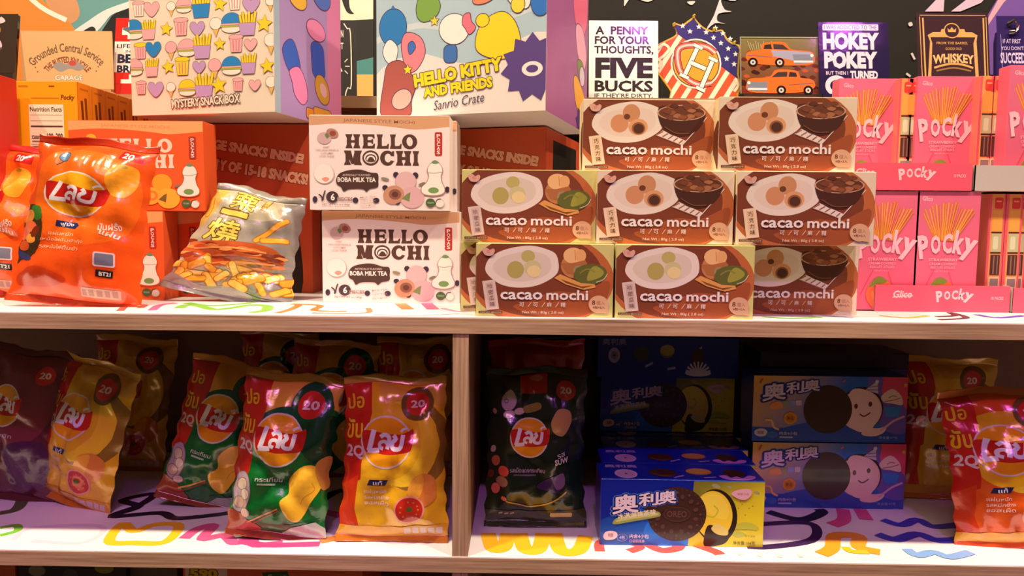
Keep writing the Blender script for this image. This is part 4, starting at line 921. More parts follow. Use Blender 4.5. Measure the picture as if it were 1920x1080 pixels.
# ------------------------------------------------------------------ mural signs on the ledge
def signbase(name, label, px0, px1, py0, py1, Y, art, bodyc, th=.5, cat='sign', mat='tin', lean=0, outline=None, zb=None, group=None, yaw=0):
    if mat == 'tin' and lean == 0: lean = 9
    x0, _ = V(px0, (py0+py1)/2, Y); x1, _ = V(px1, (py0+py1)/2, Y); _, zt = V((px0+px1)/2, py0, Y); _, zv = V((px0+px1)/2, py1, Y)
    zb = LZ if zb is None else zb; w_ = x1-x0; h_ = zt-zb; hv = zt-zv
    r = empty(name, ((x0+x1)/2, Y-math.sin(math.radians(lean))*h_, zb), (-lean, 0, yaw)); tag(r, label, cat, group)
    a = Acc()
    if outline:
        pts = [(w_*(u-.5), h_*(1-v)) for u, v in outline]; a.prism(pts, 0, th, bodyc)
    else:
        rr = min(w_, h_)*.05; pts = []
        for cx, cy, a0 in ((w_/2-rr, h_-rr, 90), (-w_/2+rr, h_-rr, 180), (-w_/2+rr, rr, 270), (w_/2-rr, rr, 0)):
            order = range(5)
            pts += [(cx+rr*math.cos(math.radians(a0+k*22.5)), cy+rr*math.sin(math.radians(a0+k*22.5))) for k in order]
        a.prism(pts, 0, th, bodyc)
    a.obj('plate', mat, r)
    if art: Acc().art(art, lambda u, v, o: (-w_/2+u*w_, -o-.01, h_-v*hv)).obj('printed_face', mat, r)
    return r, w_, h_, hv
DK = (52, 44, 46)
A = Art(129, 151, (232, 220, 214)); A.rrect(2, 2, 127, 149, 6, (240, 230, 224))
for t, x0, y0, x1, y1, b in (('A  PENNY', 12, 11, 111, 27, .035), ('FOR YOUR', 11, 30, 113, 46, .035), ('THOUGHTS,', 10, 49, 120, 67, .03), ('FIVE', 12, 72, 119, 112, .05), ('BUCKS', 11, 116, 119, 138, .035), ("IF THEY'RE DIRTY.", 11, 141, 119, 149, .012)): A.text(t, x0, y0, x1, y1, DK, b)
signbase('tin_sign', 'white tin sign with bold dark lettering A PENNY FOR YOUR THOUGHTS, FIVE BUCKS', 1103, 1232, 37, 189, 50, A, (226, 214, 206), group='novelty signs on the upper ledge')
# shield
A = Art(163, 160); 
shp = smooth([(.04, .22), (.10, .13), (.02, .12)][:2], 1, False)
outl = [(.0, .42), (.05, .33), (.16, .27), (.27, .20), (.24, .10), (.26, .07), (.33, .09), (.42, .03), (.47, .0), (.52, .06), (.60, .13), (.70, .16), (.80, .15), (.85, .25), (.93, .31), (1, .34), (.99, .50), (.98, .68), (1.0, .80), (.97, .92), (.92, 1.0), (.24, 1.0), (.20, .88), (.12, .76), (.03, .62)]
osm = smooth(outl, 3)
P2 = lambda s_: [(.5+(u-.5)*s_, .55+(v-.55)*s_) for u, v in osm]
A.poly([(u*163, v*160) for u, v in P2(1.0)], (196, 156, 60)); A.poly([(u*163, v*160) for u, v in P2(.955)], (232, 214, 190))
inner = [(u*163, v*160) for u, v in P2(.955)]
def clipin(A, quad, c):
    tr = tessellate_polygon([[Vector((p[0], p[1], 0)) for p in inner]])
    out = []
    for q in tr:
        p = [inner[i] for i in q]
        n = len(quad)
        for i in range(n):   # clip by the convex quad's edges
            a_, b_ = quad[i], quad[(i+1) % n]; ex, ey = b_[0]-a_[0], b_[1]-a_[1]; o_ = []
            for k in range(len(p)):
                s0, s1 = p[k], p[(k+1) % len(p)]; d0 = ex*(s0[1]-a_[1])-ey*(s0[0]-a_[0]); d1 = ex*(s1[1]-a_[1])-ey*(s1[0]-a_[0])
                if d0 >= 0: o_.append(s0)
                if d0*d1 < 0: t_ = d0/(d0-d1); o_.append((s0[0]+(s1[0]-s0[0])*t_, s0[1]+(s1[1]-s0[1])*t_))
            p = o_
            if len(p) < 3: break
        if len(p) > 2: out += [[p[0], p[i], p[i+1]] for i in range(1, len(p)-1)]
    if out: A.tris(out, c)
def qd(cx, cy, w_, h_, r): 
    return [rotp(p, (cx, cy), r) for p in ((cx-w_/2, cy-h_/2), (cx+w_/2, cy-h_/2), (cx+w_/2, cy+h_/2), (cx-w_/2, cy+h_/2))]
for i in range(9): clipin(A, qd(-30+i*27+10, 130-i*2, 13, 260, 32), (226, 84, 54))
clipin(A, qd(120, 48, 170, 64, 37), (58, 52, 112))
r_ = random.Random(8)
for i in range(9):
    for j in range(3):
        p = rotp((50+i*17+(8 if j % 2 else 0), 28+j*17), (120, 48), 37)
        if 14 < p[0] < 156 and 14 < p[1] < 138 and math.hypot(p[0]-80, p[1]-88) > 52: A.poly(star(p[0], p[1], 5.4), (236, 224, 220))
A.ell(80, 88, 47, 47, (230, 210, 200)); A.ell(80, 88, 44, 44, (110, 70, 50)); A.ell(80, 88, 42, 42, (196, 150, 54))
CP = [(116, 68), (98, 56), (62, 54), (46, 66), (52, 104), (80, 126), (108, 124)]
A.line(CP, 13, (90, 40, 40), sm=5); A.line(CP, 10.5, (214, 90, 84), sm=5); A.line(CP, 4, (240, 190, 180), sm=5)
for (x0, y0, x1, y1) in ((84, 56, 58, 112), (112, 80, 88, 136), (70, 86, 98, 98)):
    A.line([(x0, y0), (x1, y1)], 10, (70, 50, 50)); A.line([(x0, y0), (x1, y1)], 7.5, (240, 228, 222))
for x, y in ((84, 56), (58, 112), (112, 80), (88, 136)): A.rect(x-9, y-3, x+9, y+3, (240, 228, 222), rot=25, ol=((70, 50, 50), 1))
for pts in (([(10, 60), (20, 52), (30, 60), (22, 72), (12, 80)]), ([(150, 140), (158, 128), (152, 116)]), ([(4, 78), (14, 84), (10, 96)])): A.line(pts, 5, (240, 220, 190), sm=4)
r, w_, h_, hv = signbase('shield_sign', 'shield-shaped tin sign with stars, red stripes and a gold HC monogram disc', 1222, 1385, 30, 190, 52, None, (176, 136, 50), outline=None if False else [(u, v*(1.0)) for u, v in osm], th=.5, group='novelty signs on the upper ledge')
Acc().art(A, lambda u, v, o: (-w_/2+u*w_, -o-.01, h_*(1-v))).obj('printed_face', 'tin', r)
for u, v in ((.24, .10), (.47, .0), (.70, .155), (.93, .31)):
    b = Acc(); b.tube([(w_*(u-.5), -.1, h_*(1-v)-.2), (w_*(u-.5)-.1, -.25, h_*(1-v)+.15), (w_*(u-.5)+.15, -.15, h_*(1-v)+.3)], .22, (206, 170, 60)); b.obj('scroll_trim', 'tin', r)
# car picture
A = Art(146, 111, grad(0, 0, (120, 110, 70), 0, 111, (110, 40, 24)))
r_ = random.Random(5)
for i in range(60): 
    x, y = r_.uniform(0, 146), r_.uniform(30, 108); A.blob([(x-6, y), (x, y-4), (x+7, y+1), (x, y+4)], r_.choice(((140, 60, 30), (90, 40, 24), (60, 30, 20), (170, 80, 40))), n=3)
for i in range(12): A.line([(20+i*4, 26), (14+i*5, 8+i % 3*3)], 1.5, (160, 150, 110))
def carart(A, y, flip, roof, hood):
    f = (lambda x: x) if not flip else (lambda x: 150-x)
    P = lambda pts: [(f(a_), y+b_) for a_, b_ in pts]
    A.blob(P([(12, 22), (20, 16), (38, 13), (42, 2), (60, -2), (84, -1), (96, 12), (130, 16), (138, 24), (136, 40), (100, 44), (40, 42), (14, 34)]), (236, 104, 40), n=4)
    A.poly(P([(44, 12), (46, 4), (58, 2), (60, 12)]), (50, 40, 36)); A.poly(P([(63, 12), (62, 2), (80, 3), (92, 13)]), (60, 52, 50)); A.poly(P([(58, 14), (94, 15), (132, 18), (136, 30), (100, 34), (62, 26)]), hood)
    A.poly(P([(98, 22), (136, 22), (138, 38), (102, 42)]), (120, 124, 140)); A.rect(min(f(100), f(136)), y+34, max(f(100), f(136)), y+38, (206, 206, 214))
    for x in (24, 74): A.ell(f(x), y+38, 9, 9, (30, 22, 20)); A.ell(f(x), y+38, 5, 5, (196, 190, 190)); A.ell(f(x), y+38, 2, 2, (60, 50, 50))
    A.line(P([(14, 24), (60, 28)]), 1.5, (90, 90, 110)); A.ell(f(134), y+24, 3, 3, (240, 230, 220))
carart(A, 12, False, 0, (150, 150, 176)); carart(A, 66, True, 0, (236, 104, 40))
A.rect(0, 0, 146, 2, (150, 150, 120)); A.rect(0, 0, 2, 111, (140, 130, 130))
signbase('tin_sign', 'glossy tin picture of two orange vintage cars, one above the other', 1385, 1531, 68, 179, 50, A, (60, 44, 36), cat='picture', group='novelty signs on the upper ledge')
A = Art(132, 140, (34, 26, 62)); c = (222, 204, 222)
A.rrect(8, 4, 113, 16, 2, c); A.text('I WAS ADDICTED TO THE', 11, 6, 110, 14, (60, 44, 80), .01); A.text('HOKEY', 8, 20, 114, 54, c, .06); A.text('POKEY', 10, 57, 110, 91, c, .06); A.text('BUT THEN I', 13, 96, 54, 103, c, .01); A.text('TURNED', 58, 95, 110, 111, c, .05)
A.ell(32, 124, 21, 20, c); A.ell(32, 124, 12, 11, (34, 26, 62)); A.rect(58, 118, 112, 134, c)
signbase('tin_sign', 'dark blue tin sign with pale HOKEY POKEY lettering', 1531, 1662, 40, 180, 50, A, (34, 26, 60), group='novelty signs on the upper ledge')
g_ = (206, 156, 96); A = Art(133, 142, (58, 36, 44)); A.line([(6, 8), (8, 130)], 1.5, g_); A.line([(12, 10), (14, 130)], 3, g_); A.line([(124, 10), (124, 130)], 3, g_); A.line([(129, 8), (129, 130)], 1.5, g_); A.line([(6, 5), (128, 5)], 1.2, g_)
A.poly([(20, 44), (30, 38), (44, 38), (46, 32), (54, 32), (58, 24), (66, 20), (74, 24), (78, 32), (88, 32), (90, 38), (102, 38), (112, 44), (110, 56), (112, 130), (18, 130), (24, 56)], g_); A.poly([(25, 48), (108, 48), (104, 60), (106, 130), (24, 130), (28, 60)], (62, 38, 46)); A.ell(65, 35, 13, 13, (62, 38, 46), ol=(g_, 2)); A.poly([(58, 38), (57, 30), (61, 34), (65, 28), (69, 34), (73, 30), (72, 38)], g_)
A.text('FROM THE BARREL', 36, 57, 94, 62, g_, .01); A.text('GOOD OLD', 52, 68, 82, 73, g_, .01); A.text('WHISKEY', 28, 76, 104, 94, (226, 176, 120), .04, warp=lambda x, y: (x, y+4-6*((x-66)/40)**2*-.6)); A.line([(30, 108), (50, 102), (66, 100), (84, 102), (102, 108)], 4, g_, sm=4); A.line([(34, 114), (66, 108), (98, 114)], 3, (150, 110, 70), sm=4)
signbase('tin_sign', 'dark brown framed tin sign with gold WHISKEY lettering and a crown', 1714, 1848, 22, 164, 50, A, (64, 42, 50), group='novelty signs on the upper ledge', mat='tin')
# bottle opener board
A = Art(64, 130, (48, 34, 92)); A.line([(8, 30), (10, 126)], 1.2, (150, 130, 190)); c = (206, 186, 226)
for t, x0, y0, x1, y1, b in (('IF AT FIRST', 12, 38, 48, 45, .01), ("YOU DON'T", 8, 50, 54, 56, .01), ('SUCCEED', 6, 60, 56, 78, .03), ('try doing it', 10, 83, 52, 90, .01), ('WITH BEER', 8, 94, 54, 110, .04)): A.text(t, x0, y0, x1, y1, c, b)
ol = [(.0, 1), (.06, .30), (.12, .18), (.34, .13), (.42, .04), (.52, .0), (.64, .04), (.72, .12), (.94, .20), (1, .32), (1, 1)]
r, w_, h_, hv = signbase('bottle_opener_board', 'deep purple hanging bottle opener board with lettering, right of the whiskey sign', 1858, 1925, 28, 160, 50, None, (46, 32, 90), outline=ol, cat='bottle opener', th=.8)
Acc().art(A, lambda u, v, o: (-w_/2+(.08+u*.88)*w_, -o-.01, h_*(1-v*.92))).obj('printed_face', 'tin', r)
b = Acc(); b.tube([(-.8, -.3, h_*.90), (0, -.9, h_*.93), (.8, -.6, h_*.88), (.7, -.5, h_*.82), (0, -.7, h_*.80), (-.7, -.4, h_*.80)], .3, (210, 190, 170)); b.obj('opener_hook', 'chrome', r)
# left side signs
A = Art(172, 105, (212, 160, 112)); A.rrect(2, 2, 170, 103, 6, (216, 166, 116))
ink = (110, 84, 66)
arc = lambda cx, cy, R, yr: (lambda x, y: (cx+(R+(yr-y))*math.sin((x-cx)/R), cy-(R+(yr-y))*math.cos((x-cx)/R)))
A.text('Grounded Central Service', 12, 24, 158, 40, ink, .02, warp=arc(86, 126, 92, 36)); A.text('THE BUSTED KNUCKLE', 34, 48, 138, 60, (126, 70, 50), .035, warp=arc(86, 104, 58, 48))
A.blob([(60, 62), (72, 56), (84, 60), (96, 52), (112, 60), (120, 64), (108, 72), (90, 68), (74, 74), (62, 68)], (150, 140, 140)); A.ell(96, 58, 7, 5, (190, 70, 60)); A.text('GARAGE', 62, 80, 114, 89, (236, 220, 206), .03, ol=((120, 80, 60), .03))
for x, y in ((30, 74), (140, 72), (26, 66), (144, 64)): A.ell(x, y, 1.2, 1.2, ink)
signbase('plank_sign', 'tan wooden-look garage sign with curved lettering, standing above the yellow cartons', 40, 212, 58, 167, 50, A, (186, 136, 92), group='novelty signs on the upper ledge', mat='card', th=1.2, yaw=0)
A = Art(66, 130, (196, 44, 38)); A.rect(0, 47, 66, 108, (232, 220, 214)); A.rect(22, 8, 44, 42, (230, 220, 214)); A.rect(12, 20, 60, 34, (230, 220, 214)); A.blob([(12, 22), (24, 18), (36, 26), (44, 20), (40, 42), (30, 40), (24, 30)], (90, 110, 120))
A.text('LIFEGUARD', 4, 52, 78, 60, (40, 44, 70), .02); A.text('IN', 20, 64, 28, 69, (40, 44, 70), .01); A.text('BEER', 6, 72, 62, 90, (40, 44, 70), .045); A.text('BREAK', 6, 94, 66, 108, (40, 44, 70), .04); A.rect(28, 112, 42, 130, (232, 220, 214)); A.rect(14, 122, 56, 130, (232, 220, 214))
signbase('tin_sign', 'red and white lifeguard sign reading BEER BREAK, half hidden by the cream crate', 220, 290, 32, 160, 53, A, (190, 44, 38), group='novelty signs on the upper ledge')
A = Art(40, 122, (58, 44, 36)); A.blob([(-4, 2), (16, 4), (24, 16), (10, 22), (-4, 18)], (200, 184, 190)); A.ell(6, 34, 13, 16, (176, 130, 30)); A.ell(4, 36, 7, 9, (120, 84, 24)); A.blob([(-4, 60), (14, 50), (22, 66), (16, 90), (8, 120), (-4, 122)], (196, 176, 190)); A.text('HAPPY', -20, 4, 20, 14, (60, 40, 40), .03)
for i in range(6): A.line([(-2+i*3, 100+i*2), (6+i*3, 84-i*3)], 1.4, (70, 50, 50))
signbase('plaque', 'dark picture plaque with pale and golden shapes at the far left edge', -22, 37, 24, 140, 50, A, (50, 40, 32), cat='plaque', group='novelty signs on the upper ledge', th=1)
A = Art(60, 152, (42, 38, 38)); c = (226, 216, 206); A.text('COME ON', 0, 18, 34, 32, c, .02); A.text('IN BUT', 4, 42, 34, 54, c, .01); A.text('R', 14, 64, 32, 96, c, .04); A.text('BEER', 4, 120, 28, 134, c, .01)
for a_ in ((36, 78, 42, 72), (37, 86, 46, 86), (36, 94, 42, 100)): A.line([(a_[0], a_[1]), (a_[2], a_[3])], 1.6, c)
A.line([(35, 6), (42, 16), (48, 24), (49, 120), (42, 126), (38, 136), (37, 146)], 2, c, sm=3)
signbase('chalkboard_sign', 'black chalkboard-style sign with white lettering, between the two big crates', 612, 669, 38, 190, 50, A, (38, 34, 34), group='novelty signs on the upper ledge', cat='sign', mat='card')

# ------------------------------------------------------------------ crates
RC = (196, 78, 44); rf, rs = art_redcrate(), art_redcrate_side()
x, z = V(588, 400, 28)
carton('snack_crate', 'red-brown snack crate behind the grey chip bag, under the cream crate', 'crate', (x-12.6, 28, 0), (25, 24, 25.3), rf, RC, 'red-brown crates', side=rs, yaw=-2, key='rc')
x, z = V(1022, 400, 28); ph = math.radians(17)
carton('snack_crate', 'red-brown snack crate under the blue crate, behind the white dumpling cartons', 'crate', (x-12.5*math.cos(ph), 28+12.5*math.sin(ph), 0), (25, 24, 25.3), rf, RC, 'red-brown crates', side=rs, yaw=-17, key='rc')
x, z = V(1023, 207, 14.2)
carton('snack_crate', 'pale blue snack crate with purple side, colourful blobs and yellow bubble lettering', 'crate', (x-12.3*math.cos(ph), 14.2+12.3*math.sin(ph), 25.5), (24.6, 25, 23), art_crate(), (214, 206, 206), 'printed snack crates', side=art_crate_side(), yaw=-17, flap=False)
x, z = V(516, 210, 17); ph = math.radians(12)
carton('snack_crate', 'cream snack crate with lavender side and MYSTERY SNACK BOX lettering', 'crate', (x-11.2*math.cos(ph), 17+11.2*math.sin(ph), 25.5), (22.4, 20, 24), art_mystery(), (226, 210, 196), 'printed snack crates', side=art_mystery_side(), yaw=-12, flap=False)

# ------------------------------------------------------------------ hello mochi cartons
hw, ho = art_hello(False), art_hello(True); HW = (18.4, 4.2, 12.25)
def mochi(px0, px1, Y, z, art, label, group, col, key, dims=HW):
    xa = V((px0+px1)/2, 540-(z)*10, Y)[0]
    return carton('mochi_carton', label, 'carton', (xa, Y, z), dims, art, col, group, key=key)
g1 = 'white boba milk tea dumpling cartons'; WC = (240, 222, 220)
x, Y1 = G(734, 568, 0)
mochi(598, 868, Y1, 0, hw, 'white boba milk tea carton standing on the shelf, lower of the front two', g1, WC, 'hw')
mochi(575, 849, Y1-1.2, 12.35, hw, 'white boba milk tea carton on top of the front stack, fully visible', g1, WC, 'hw')
mochi(610, 878, Y1+4.6, 0, hw, 'white boba milk tea carton behind the lower front one, almost hidden', g1, WC, 'hw')
mochi(598, 864, Y1+3.4, 12.35, hw, 'white boba milk tea carton directly behind the top front one, its red tag showing', g1, WC, 'hw')
mochi(606, 871, Y1+8, 12.35, hw, 'white boba milk tea carton rearmost of the top row, a sliver showing', g1, WC, 'hw')
mochi(606, 876, Y1+9.2, 0, hw, 'white boba milk tea carton rearmost of the bottom row', g1, WC, 'hw')
g2 = 'orange dumpling cartons'; OC = (232, 92, 42)
Y2 = 15.3; HO = (18.2, 4.2, 11.95)
mochi(60, 309, Y2, 0, ho, 'orange dumpling carton standing on the shelf behind the big orange bag', g2, OC, 'ho', HO)
mochi(141, 386, Y2+4.5, 0, ho, 'orange dumpling carton on the shelf, set back to the right of its neighbour', g2, OC, 'ho', HO)
mochi(133, 386, Y2+.4, 12.05, ho, 'orange dumpling carton on top of the stack with pale band and white lettering', g2, OC, 'ho', HO)

# ------------------------------------------------------------------ cacao rice-cake cartons
ca, cg = art_cacao(False), art_cacao(True); cas, cgs = art_cacao_side(False), art_cacao_side(True)
def cacao(px0, px1, py, Y, z, green, label):
    Wd = (px1-px0); xa = V((px0+px1)/2, py, Y)[0]
    carton('cacao_carton', label, 'carton', (xa, Y, z), (15.8, 4.9, 8.45), cg if green else ca, (206, 198, 124) if green else (236, 216, 184), 'green cacao cartons' if green else 'brown cacao cartons', side=cgs if green else cas, side2=cgs if green else cas, key='cg' if green else 'ca')
cacao(892, 1150, 520, .9, 0, True, 'green-edged cacao rice-cake carton, left one of the front bottom row')
cacao(1152, 1416, 520, .7, 0, True, 'green-edged cacao rice-cake carton, right one of the front bottom row')
cacao(1358, 1614, 520, 6.3, 0, False, 'brown cacao rice-cake carton on the shelf beside the pink tray')
cacao(862, 1108, 520, 6.1, 0, True, 'green-edged cacao rice-cake carton peeking out behind the bottom left one')
cacao(1112, 1350, 520, 6.2, 0, False, 'cacao rice-cake carton hidden behind the front bottom row')
h1 = 8.52
cacao(868, 1116, 380, 3.2, h1, True, 'green-edged cacao rice-cake carton in the middle row, leftmost')
cacao(1119, 1376, 380, 2.4, h1, False, 'brown cacao rice-cake carton in the centre of the middle row')
cacao(1380, 1642, 380, 1.9, h1, False, 'brown cacao rice-cake carton at the right end of the middle row')
cacao(1100, 1336, 380, 8.6, h1, False, 'brown cacao rice-cake carton behind the centre of the middle row')
cacao(1345, 1590, 380, 7.9, h1, False, 'brown cacao rice-cake carton behind the right end of the middle row')
cacao(1098, 1337, 250, 5.2, 2*h1, False, 'brown cacao rice-cake carton on the top row, in front of the white penny sign')
cacao(1347, 1606, 250, 3.0, 2*h1, False, 'brown cacao rice-cake carton on the top row, in front of the car picture')
cacao(1120, 1352, 250, 10.3, 2*h1, False, 'brown cacao rice-cake carton behind the top row, its edge between two others')

# ------------------------------------------------------------------ pink biscuit-stick cartons and trays
ap, aps, atr = art_pocky(), art_pocky_side(), art_tray(); PKC = (238, 102, 130); PD = (8.0, 2.3, 15.2)
gp = 'pink stick biscuit cartons'
def pinkbox(px0, px1, py, Y, z, label, yaw=0, dims=PD):
    xa = V((px0+px1)/2, py, Y)[0]
    return carton('stick_carton', label, 'carton', (xa, Y, z), dims, ap, PKC, gp, side=aps, yaw=yaw, key='pk', flap=False)
def edgebox(xa, Y, z, label):
    return carton('stick_carton', label, 'carton', (xa, Y, z), (2.1, 7.8, 15.0), aps, (238, 120, 110), 'pink stick cartons turned edge-on', key='pe', flap=False)
def tray(x0, x1, Y, z, d, art, label, bodyc=(246, 92, 118), lipc=(222, 196, 186), hf=4.2):
    r = empty('display_tray', ((x0+x1)/2, Y, z)); tag(r, label, 'tray', 'display trays of pink cartons'); w_ = x1-x0
    a = Acc(); a.box(-w_/2, w_/2, 0, .12, 0, hf, bodyc); o = a.obj('front_lip', 'card', r)
    if art: Acc().art(art, lambda u, v, o: (-w_/2+u*w_, -o, hf*(1-v))).obj('printed_lip', 'card', o)
    a = Acc(); a.box(-w_/2, w_/2, 0.12, d, 0, .12, lipc); a.obj('tray_floor', 'card', r)
    for sx in (-1, 1):
        a = Acc(); a.prism([(0, 0), (d, 0), (d, hf*1.1), (0, hf)], 0, .12, lipc)
        a.v = [(sx*(w_/2)-(.12 if sx > 0 else 0)+(p[1]), p[0]+.0, p[2]) for p in a.v]; a.obj('side_lip', 'card', r)
    a = Acc(); a.box(-w_/2, w_/2, d, d+.12, 0, hf*1.1, lipc); a.obj('back_lip', 'card', r)
    return r
_, YT = G(1760, 585, 0)
xl = V(1640, 560, YT)[0]; xr = V(1893, 560, YT)[0]
tray(xl, xr, YT, 0, 12, atr, 'pink display tray with white lettering, on the shelf board', hf=3.4)
YB = YT+.4; _tc0 = .14
pinkbox(1612, 1711, 450, YB, _tc0, 'pink stick carton in the lower tray, left one beside the cacao cartons')
pinkbox(1713, 1838, 450, YB, _tc0, 'pink stick carton in the lower tray, right one with a whole front')
xa = V(1838, 450, YB+2.6)[0]
for i in range(2): edgebox(xa+.9+i*2.2, YB+.9, _tc0, ('edge-on pink carton in the lower tray, nearest the two front cartons', 'edge-on pink carton in the lower tray, second from the front cartons')[i])
xl2 = xr+.3
tray(xl2, xl2+22, YT-.2, 0, 12, atr, 'pink display tray running out of the frame at the right edge', hf=3.2)
for i in range(4): edgebox(xl2+1.4+i*2.25, YB+1.2, _tc0, ('edge-on pink carton first in the right-hand tray', 'edge-on pink carton second in the right-hand tray', 'edge-on pink carton third in the right-hand tray', 'edge-on pink carton fourth in the right-hand tray')[i])
ZT = 15.45
xl = V(1570, 330, YT+.2)[0]; xr = V(1823, 330, YT+.2)[0]
tray(xl, xr, YT+.2, ZT, 15.2, atr, 'pink display tray stacked on the lower cartons, beside the middle cacao row', hf=3.4)
for i, (p0, p1) in enumerate(((1570, 1682), (1712, 1836))): pinkbox(p0, p1, 230, YB+(7.4, 5.6)[i], ZT+.14, ('pink stick carton in the upper tray, left one behind the top cacao carton', 'pink stick carton in the upper tray, below the whiskey sign')[i])
for i, p in enumerate((1696, 1711)):
    edgebox(V(p, 230, YB+6.4)[0], YB+6.2, ZT+.14, ('edge-on pink carton in the upper tray, just right of the left front carton', 'edge-on pink carton in the upper tray, just left of the carton under the whiskey sign')[i])
xl3 = xr+.3
tray(xl3, xl3+22, YT+.2, ZT, 13, None, 'grey cardboard tray in the upper tier at the right edge', bodyc=(206, 190, 186), hf=3.2)
for i, p in enumerate((1846, 1866)): edgebox(V(p, 230, YB+4.4)[0], YB+4.1, ZT+.14, ('edge-on pink carton in the grey tray, leftmost', 'edge-on pink carton in the grey tray, second from its left')[i])
pinkbox(1884, 2010, 230, YB+1.8, ZT+.14, 'pink stick carton in the grey tray, cut by the right edge of the photo', dims=(8.0, 2.3, 15.9))

# ------------------------------------------------------------------ yellow stick cartons, left
ayb, ays = art_yellow_back(), art_yellow_side(); YC = (244, 154, 12)
YY = 21.6; xf = V(145, 190, YY)[0]; ztop = V(90, 152, YY)[1]
a = empty('riser_box', (xf-4.5, YY, 0)); tag(a, 'plain yellow cardboard riser under the row of yellow cartons', 'box')
b = Acc(); b.box(-5.2, 4.4, 0, 24.4, 0, ztop-16.1, (236, 150, 20)); b.obj('riser_body', 'card', a, bevel=.08); b = Acc(); b.box(-4.65, 4.45, -.05, 24.05, ztop-16.1-1.2, ztop-16.1-1.0, (200, 110, 10)); b.obj('riser_seam', 'card', a)
nm = ('front', 'second', 'third', 'fourth', 'fifth', 'sixth', 'rearmost')
for i in range(7):
    carton('stick_carton', 'yellow stick biscuit carton, %s of the row beside the cream crate' % nm[i], 'carton', (xf-4.8, YY+i*3.5, ztop-15.95), (9.6, 3.4, 15.9), ayb if i == 0 else None, YC, 'yellow stick biscuit cartons', side=ays, key='yb%d' % (i == 0), flap=True)
xa = V(14, 190, 18)[0]
carton('red_carton', 'plain red carton at the far left edge beside the yellow cartons', 'carton', (xa-4.2, 15.5, 0), (8, 5, V(14, 136, 15.5)[1]), None, (200, 44, 30), None, key='rc0', yaw=3)
# ------------------------------------------------------------------ chip bags, upper shelf
ay, ag, ab, ao, ac = art_yellow(), art_green(), art_black(), art_orange(), art_corn()
def bagpx(px, py, z, **k):
    x, y = G(px, py, z); return bag(loc=(x, y+k.pop('dy', 0), z), **k)
bagpx(130, 577, .0, label='big orange chip bag with red oval logo, standing at the front left', W=15.8, H=21.0, T=2.7, art=ao, bodyc=(236, 84, 22), sealc=((206, 60, 30), (200, 70, 30)), seed=3, lean=9, roll=5, twist=-.5, taper=.10, yaw=2, group='chip bags on the upper shelf', dy=1.2)
bagpx(-62, 562, .0, label='orange chip bag cut off by the left edge of the photo', W=14.6, H=21, T=2.6, art=ao, bodyc=(236, 84, 22), sealc=((210, 40, 40), (200, 70, 30)), seed=8, lean=8, roll=1, yaw=-6, group='chip bags on the upper shelf', dy=3.4)
bagpx(424, 568, .0, label='grey corn snack bag with yellow Chinese lettering and grilled sticks', W=15.0, H=15.6, T=2.6, art=ac, bodyc=(140, 134, 130), sealc=((150, 142, 132), (150, 142, 136)), seed=5, lean=12, roll=12, twist=-1, taper=.34, yaw=4, group='chip bags on the upper shelf', dy=1.5, cat='snack bag')

# ------------------------------------------------------------------ lower shelf
gb = 'chip bags on the lower shelf'
GR = dict(art=ag, bodyc=(14, 96, 38), sealc=((222, 160, 60), (150, 60, 40)), group=gb)
YL = dict(art=ay, bodyc=(232, 176, 36), sealc=((226, 170, 60), (206, 120, 36)), group=gb)
bagpx(735, 1022, LOW, label='yellow chip bag by the divider, standing in front at the right of the left bay', W=13.2, H=20.2, T=2.6, taper=.08, seed=11, lean=7, roll=.5, yaw=1, dy=1.0, **YL)
bagpx(508, 1019, LOW, label='green chip bag in front, upright with a large yellow chip', W=12.4, H=20.4, T=2.6, seed=14, lean=8, roll=6, yaw=2, dy=1.2, **GR)
bagpx(352, 970, LOW, label='green chip bag leaning to the right behind the upright green one', W=12.4, H=20.4, T=2.5, seed=17, lean=9, roll=14, yaw=4, dy=3.5, **GR)
bagpx(112, 962, LOW, label='yellow chip bag at the left of the shelf, tilted with its 20 badge at top', W=14.0, H=20.2, T=2.8, seed=21, lean=9, roll=9, yaw=-19, dy=2.5, **YL)
bagpx(196, 903, LOW, label='shadowy yellow chip bag behind the tilted yellow one', W=13, H=21.0, T=2.5, seed=23, lean=8, roll=5, yaw=0, dy=5, **YL)
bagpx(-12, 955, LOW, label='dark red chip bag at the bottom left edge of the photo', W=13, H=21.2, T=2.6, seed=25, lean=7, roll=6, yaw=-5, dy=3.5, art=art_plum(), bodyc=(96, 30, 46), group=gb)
bagpx(590, 920, LOW, label='green chip bag standing back in the shade right of the front green bag', W=13.4, H=21.0, T=2.4, seed=27, lean=5, roll=5, yaw=4, dy=6, **GR)
bagpx(475, 900, LOW, label='green chip bag far back in the shade behind the two green bags', W=13, H=21.6, T=2.3, seed=29, lean=4, roll=4, dy=8, **GR)
bagpx(775, 925, LOW, label='yellow chip bag in the shade behind the yellow bag by the divider', W=13.6, H=21.4, T=2.3, seed=31, lean=4, roll=-1, dy=8, **YL)
bagpx(1003, 1000, LOW, label='black-green chip bag with purple reflection, just right of the divider', W=13.2, H=20.6, T=2.7, art=ab, bodyc=(24, 40, 26), sealc=((20, 22, 18), (50, 54, 34)), seed=33, lean=5, roll=0, yaw=0, dy=2.0, group=gb)
bagpx(1005, 935, LOW, label='red topped chip bag behind the black-green one', W=14.2, H=22.2, T=2.2, art=None, bodyc=(190, 52, 22), sealc=((206, 60, 24), (160, 40, 20)), seed=35, lean=3, roll=0, dy=4.0, group=gb)
RP = dict(art=art_redpink(), bodyc=(228, 104, 34), sealc=((226, 120, 40), (226, 90, 40)), group=gb)
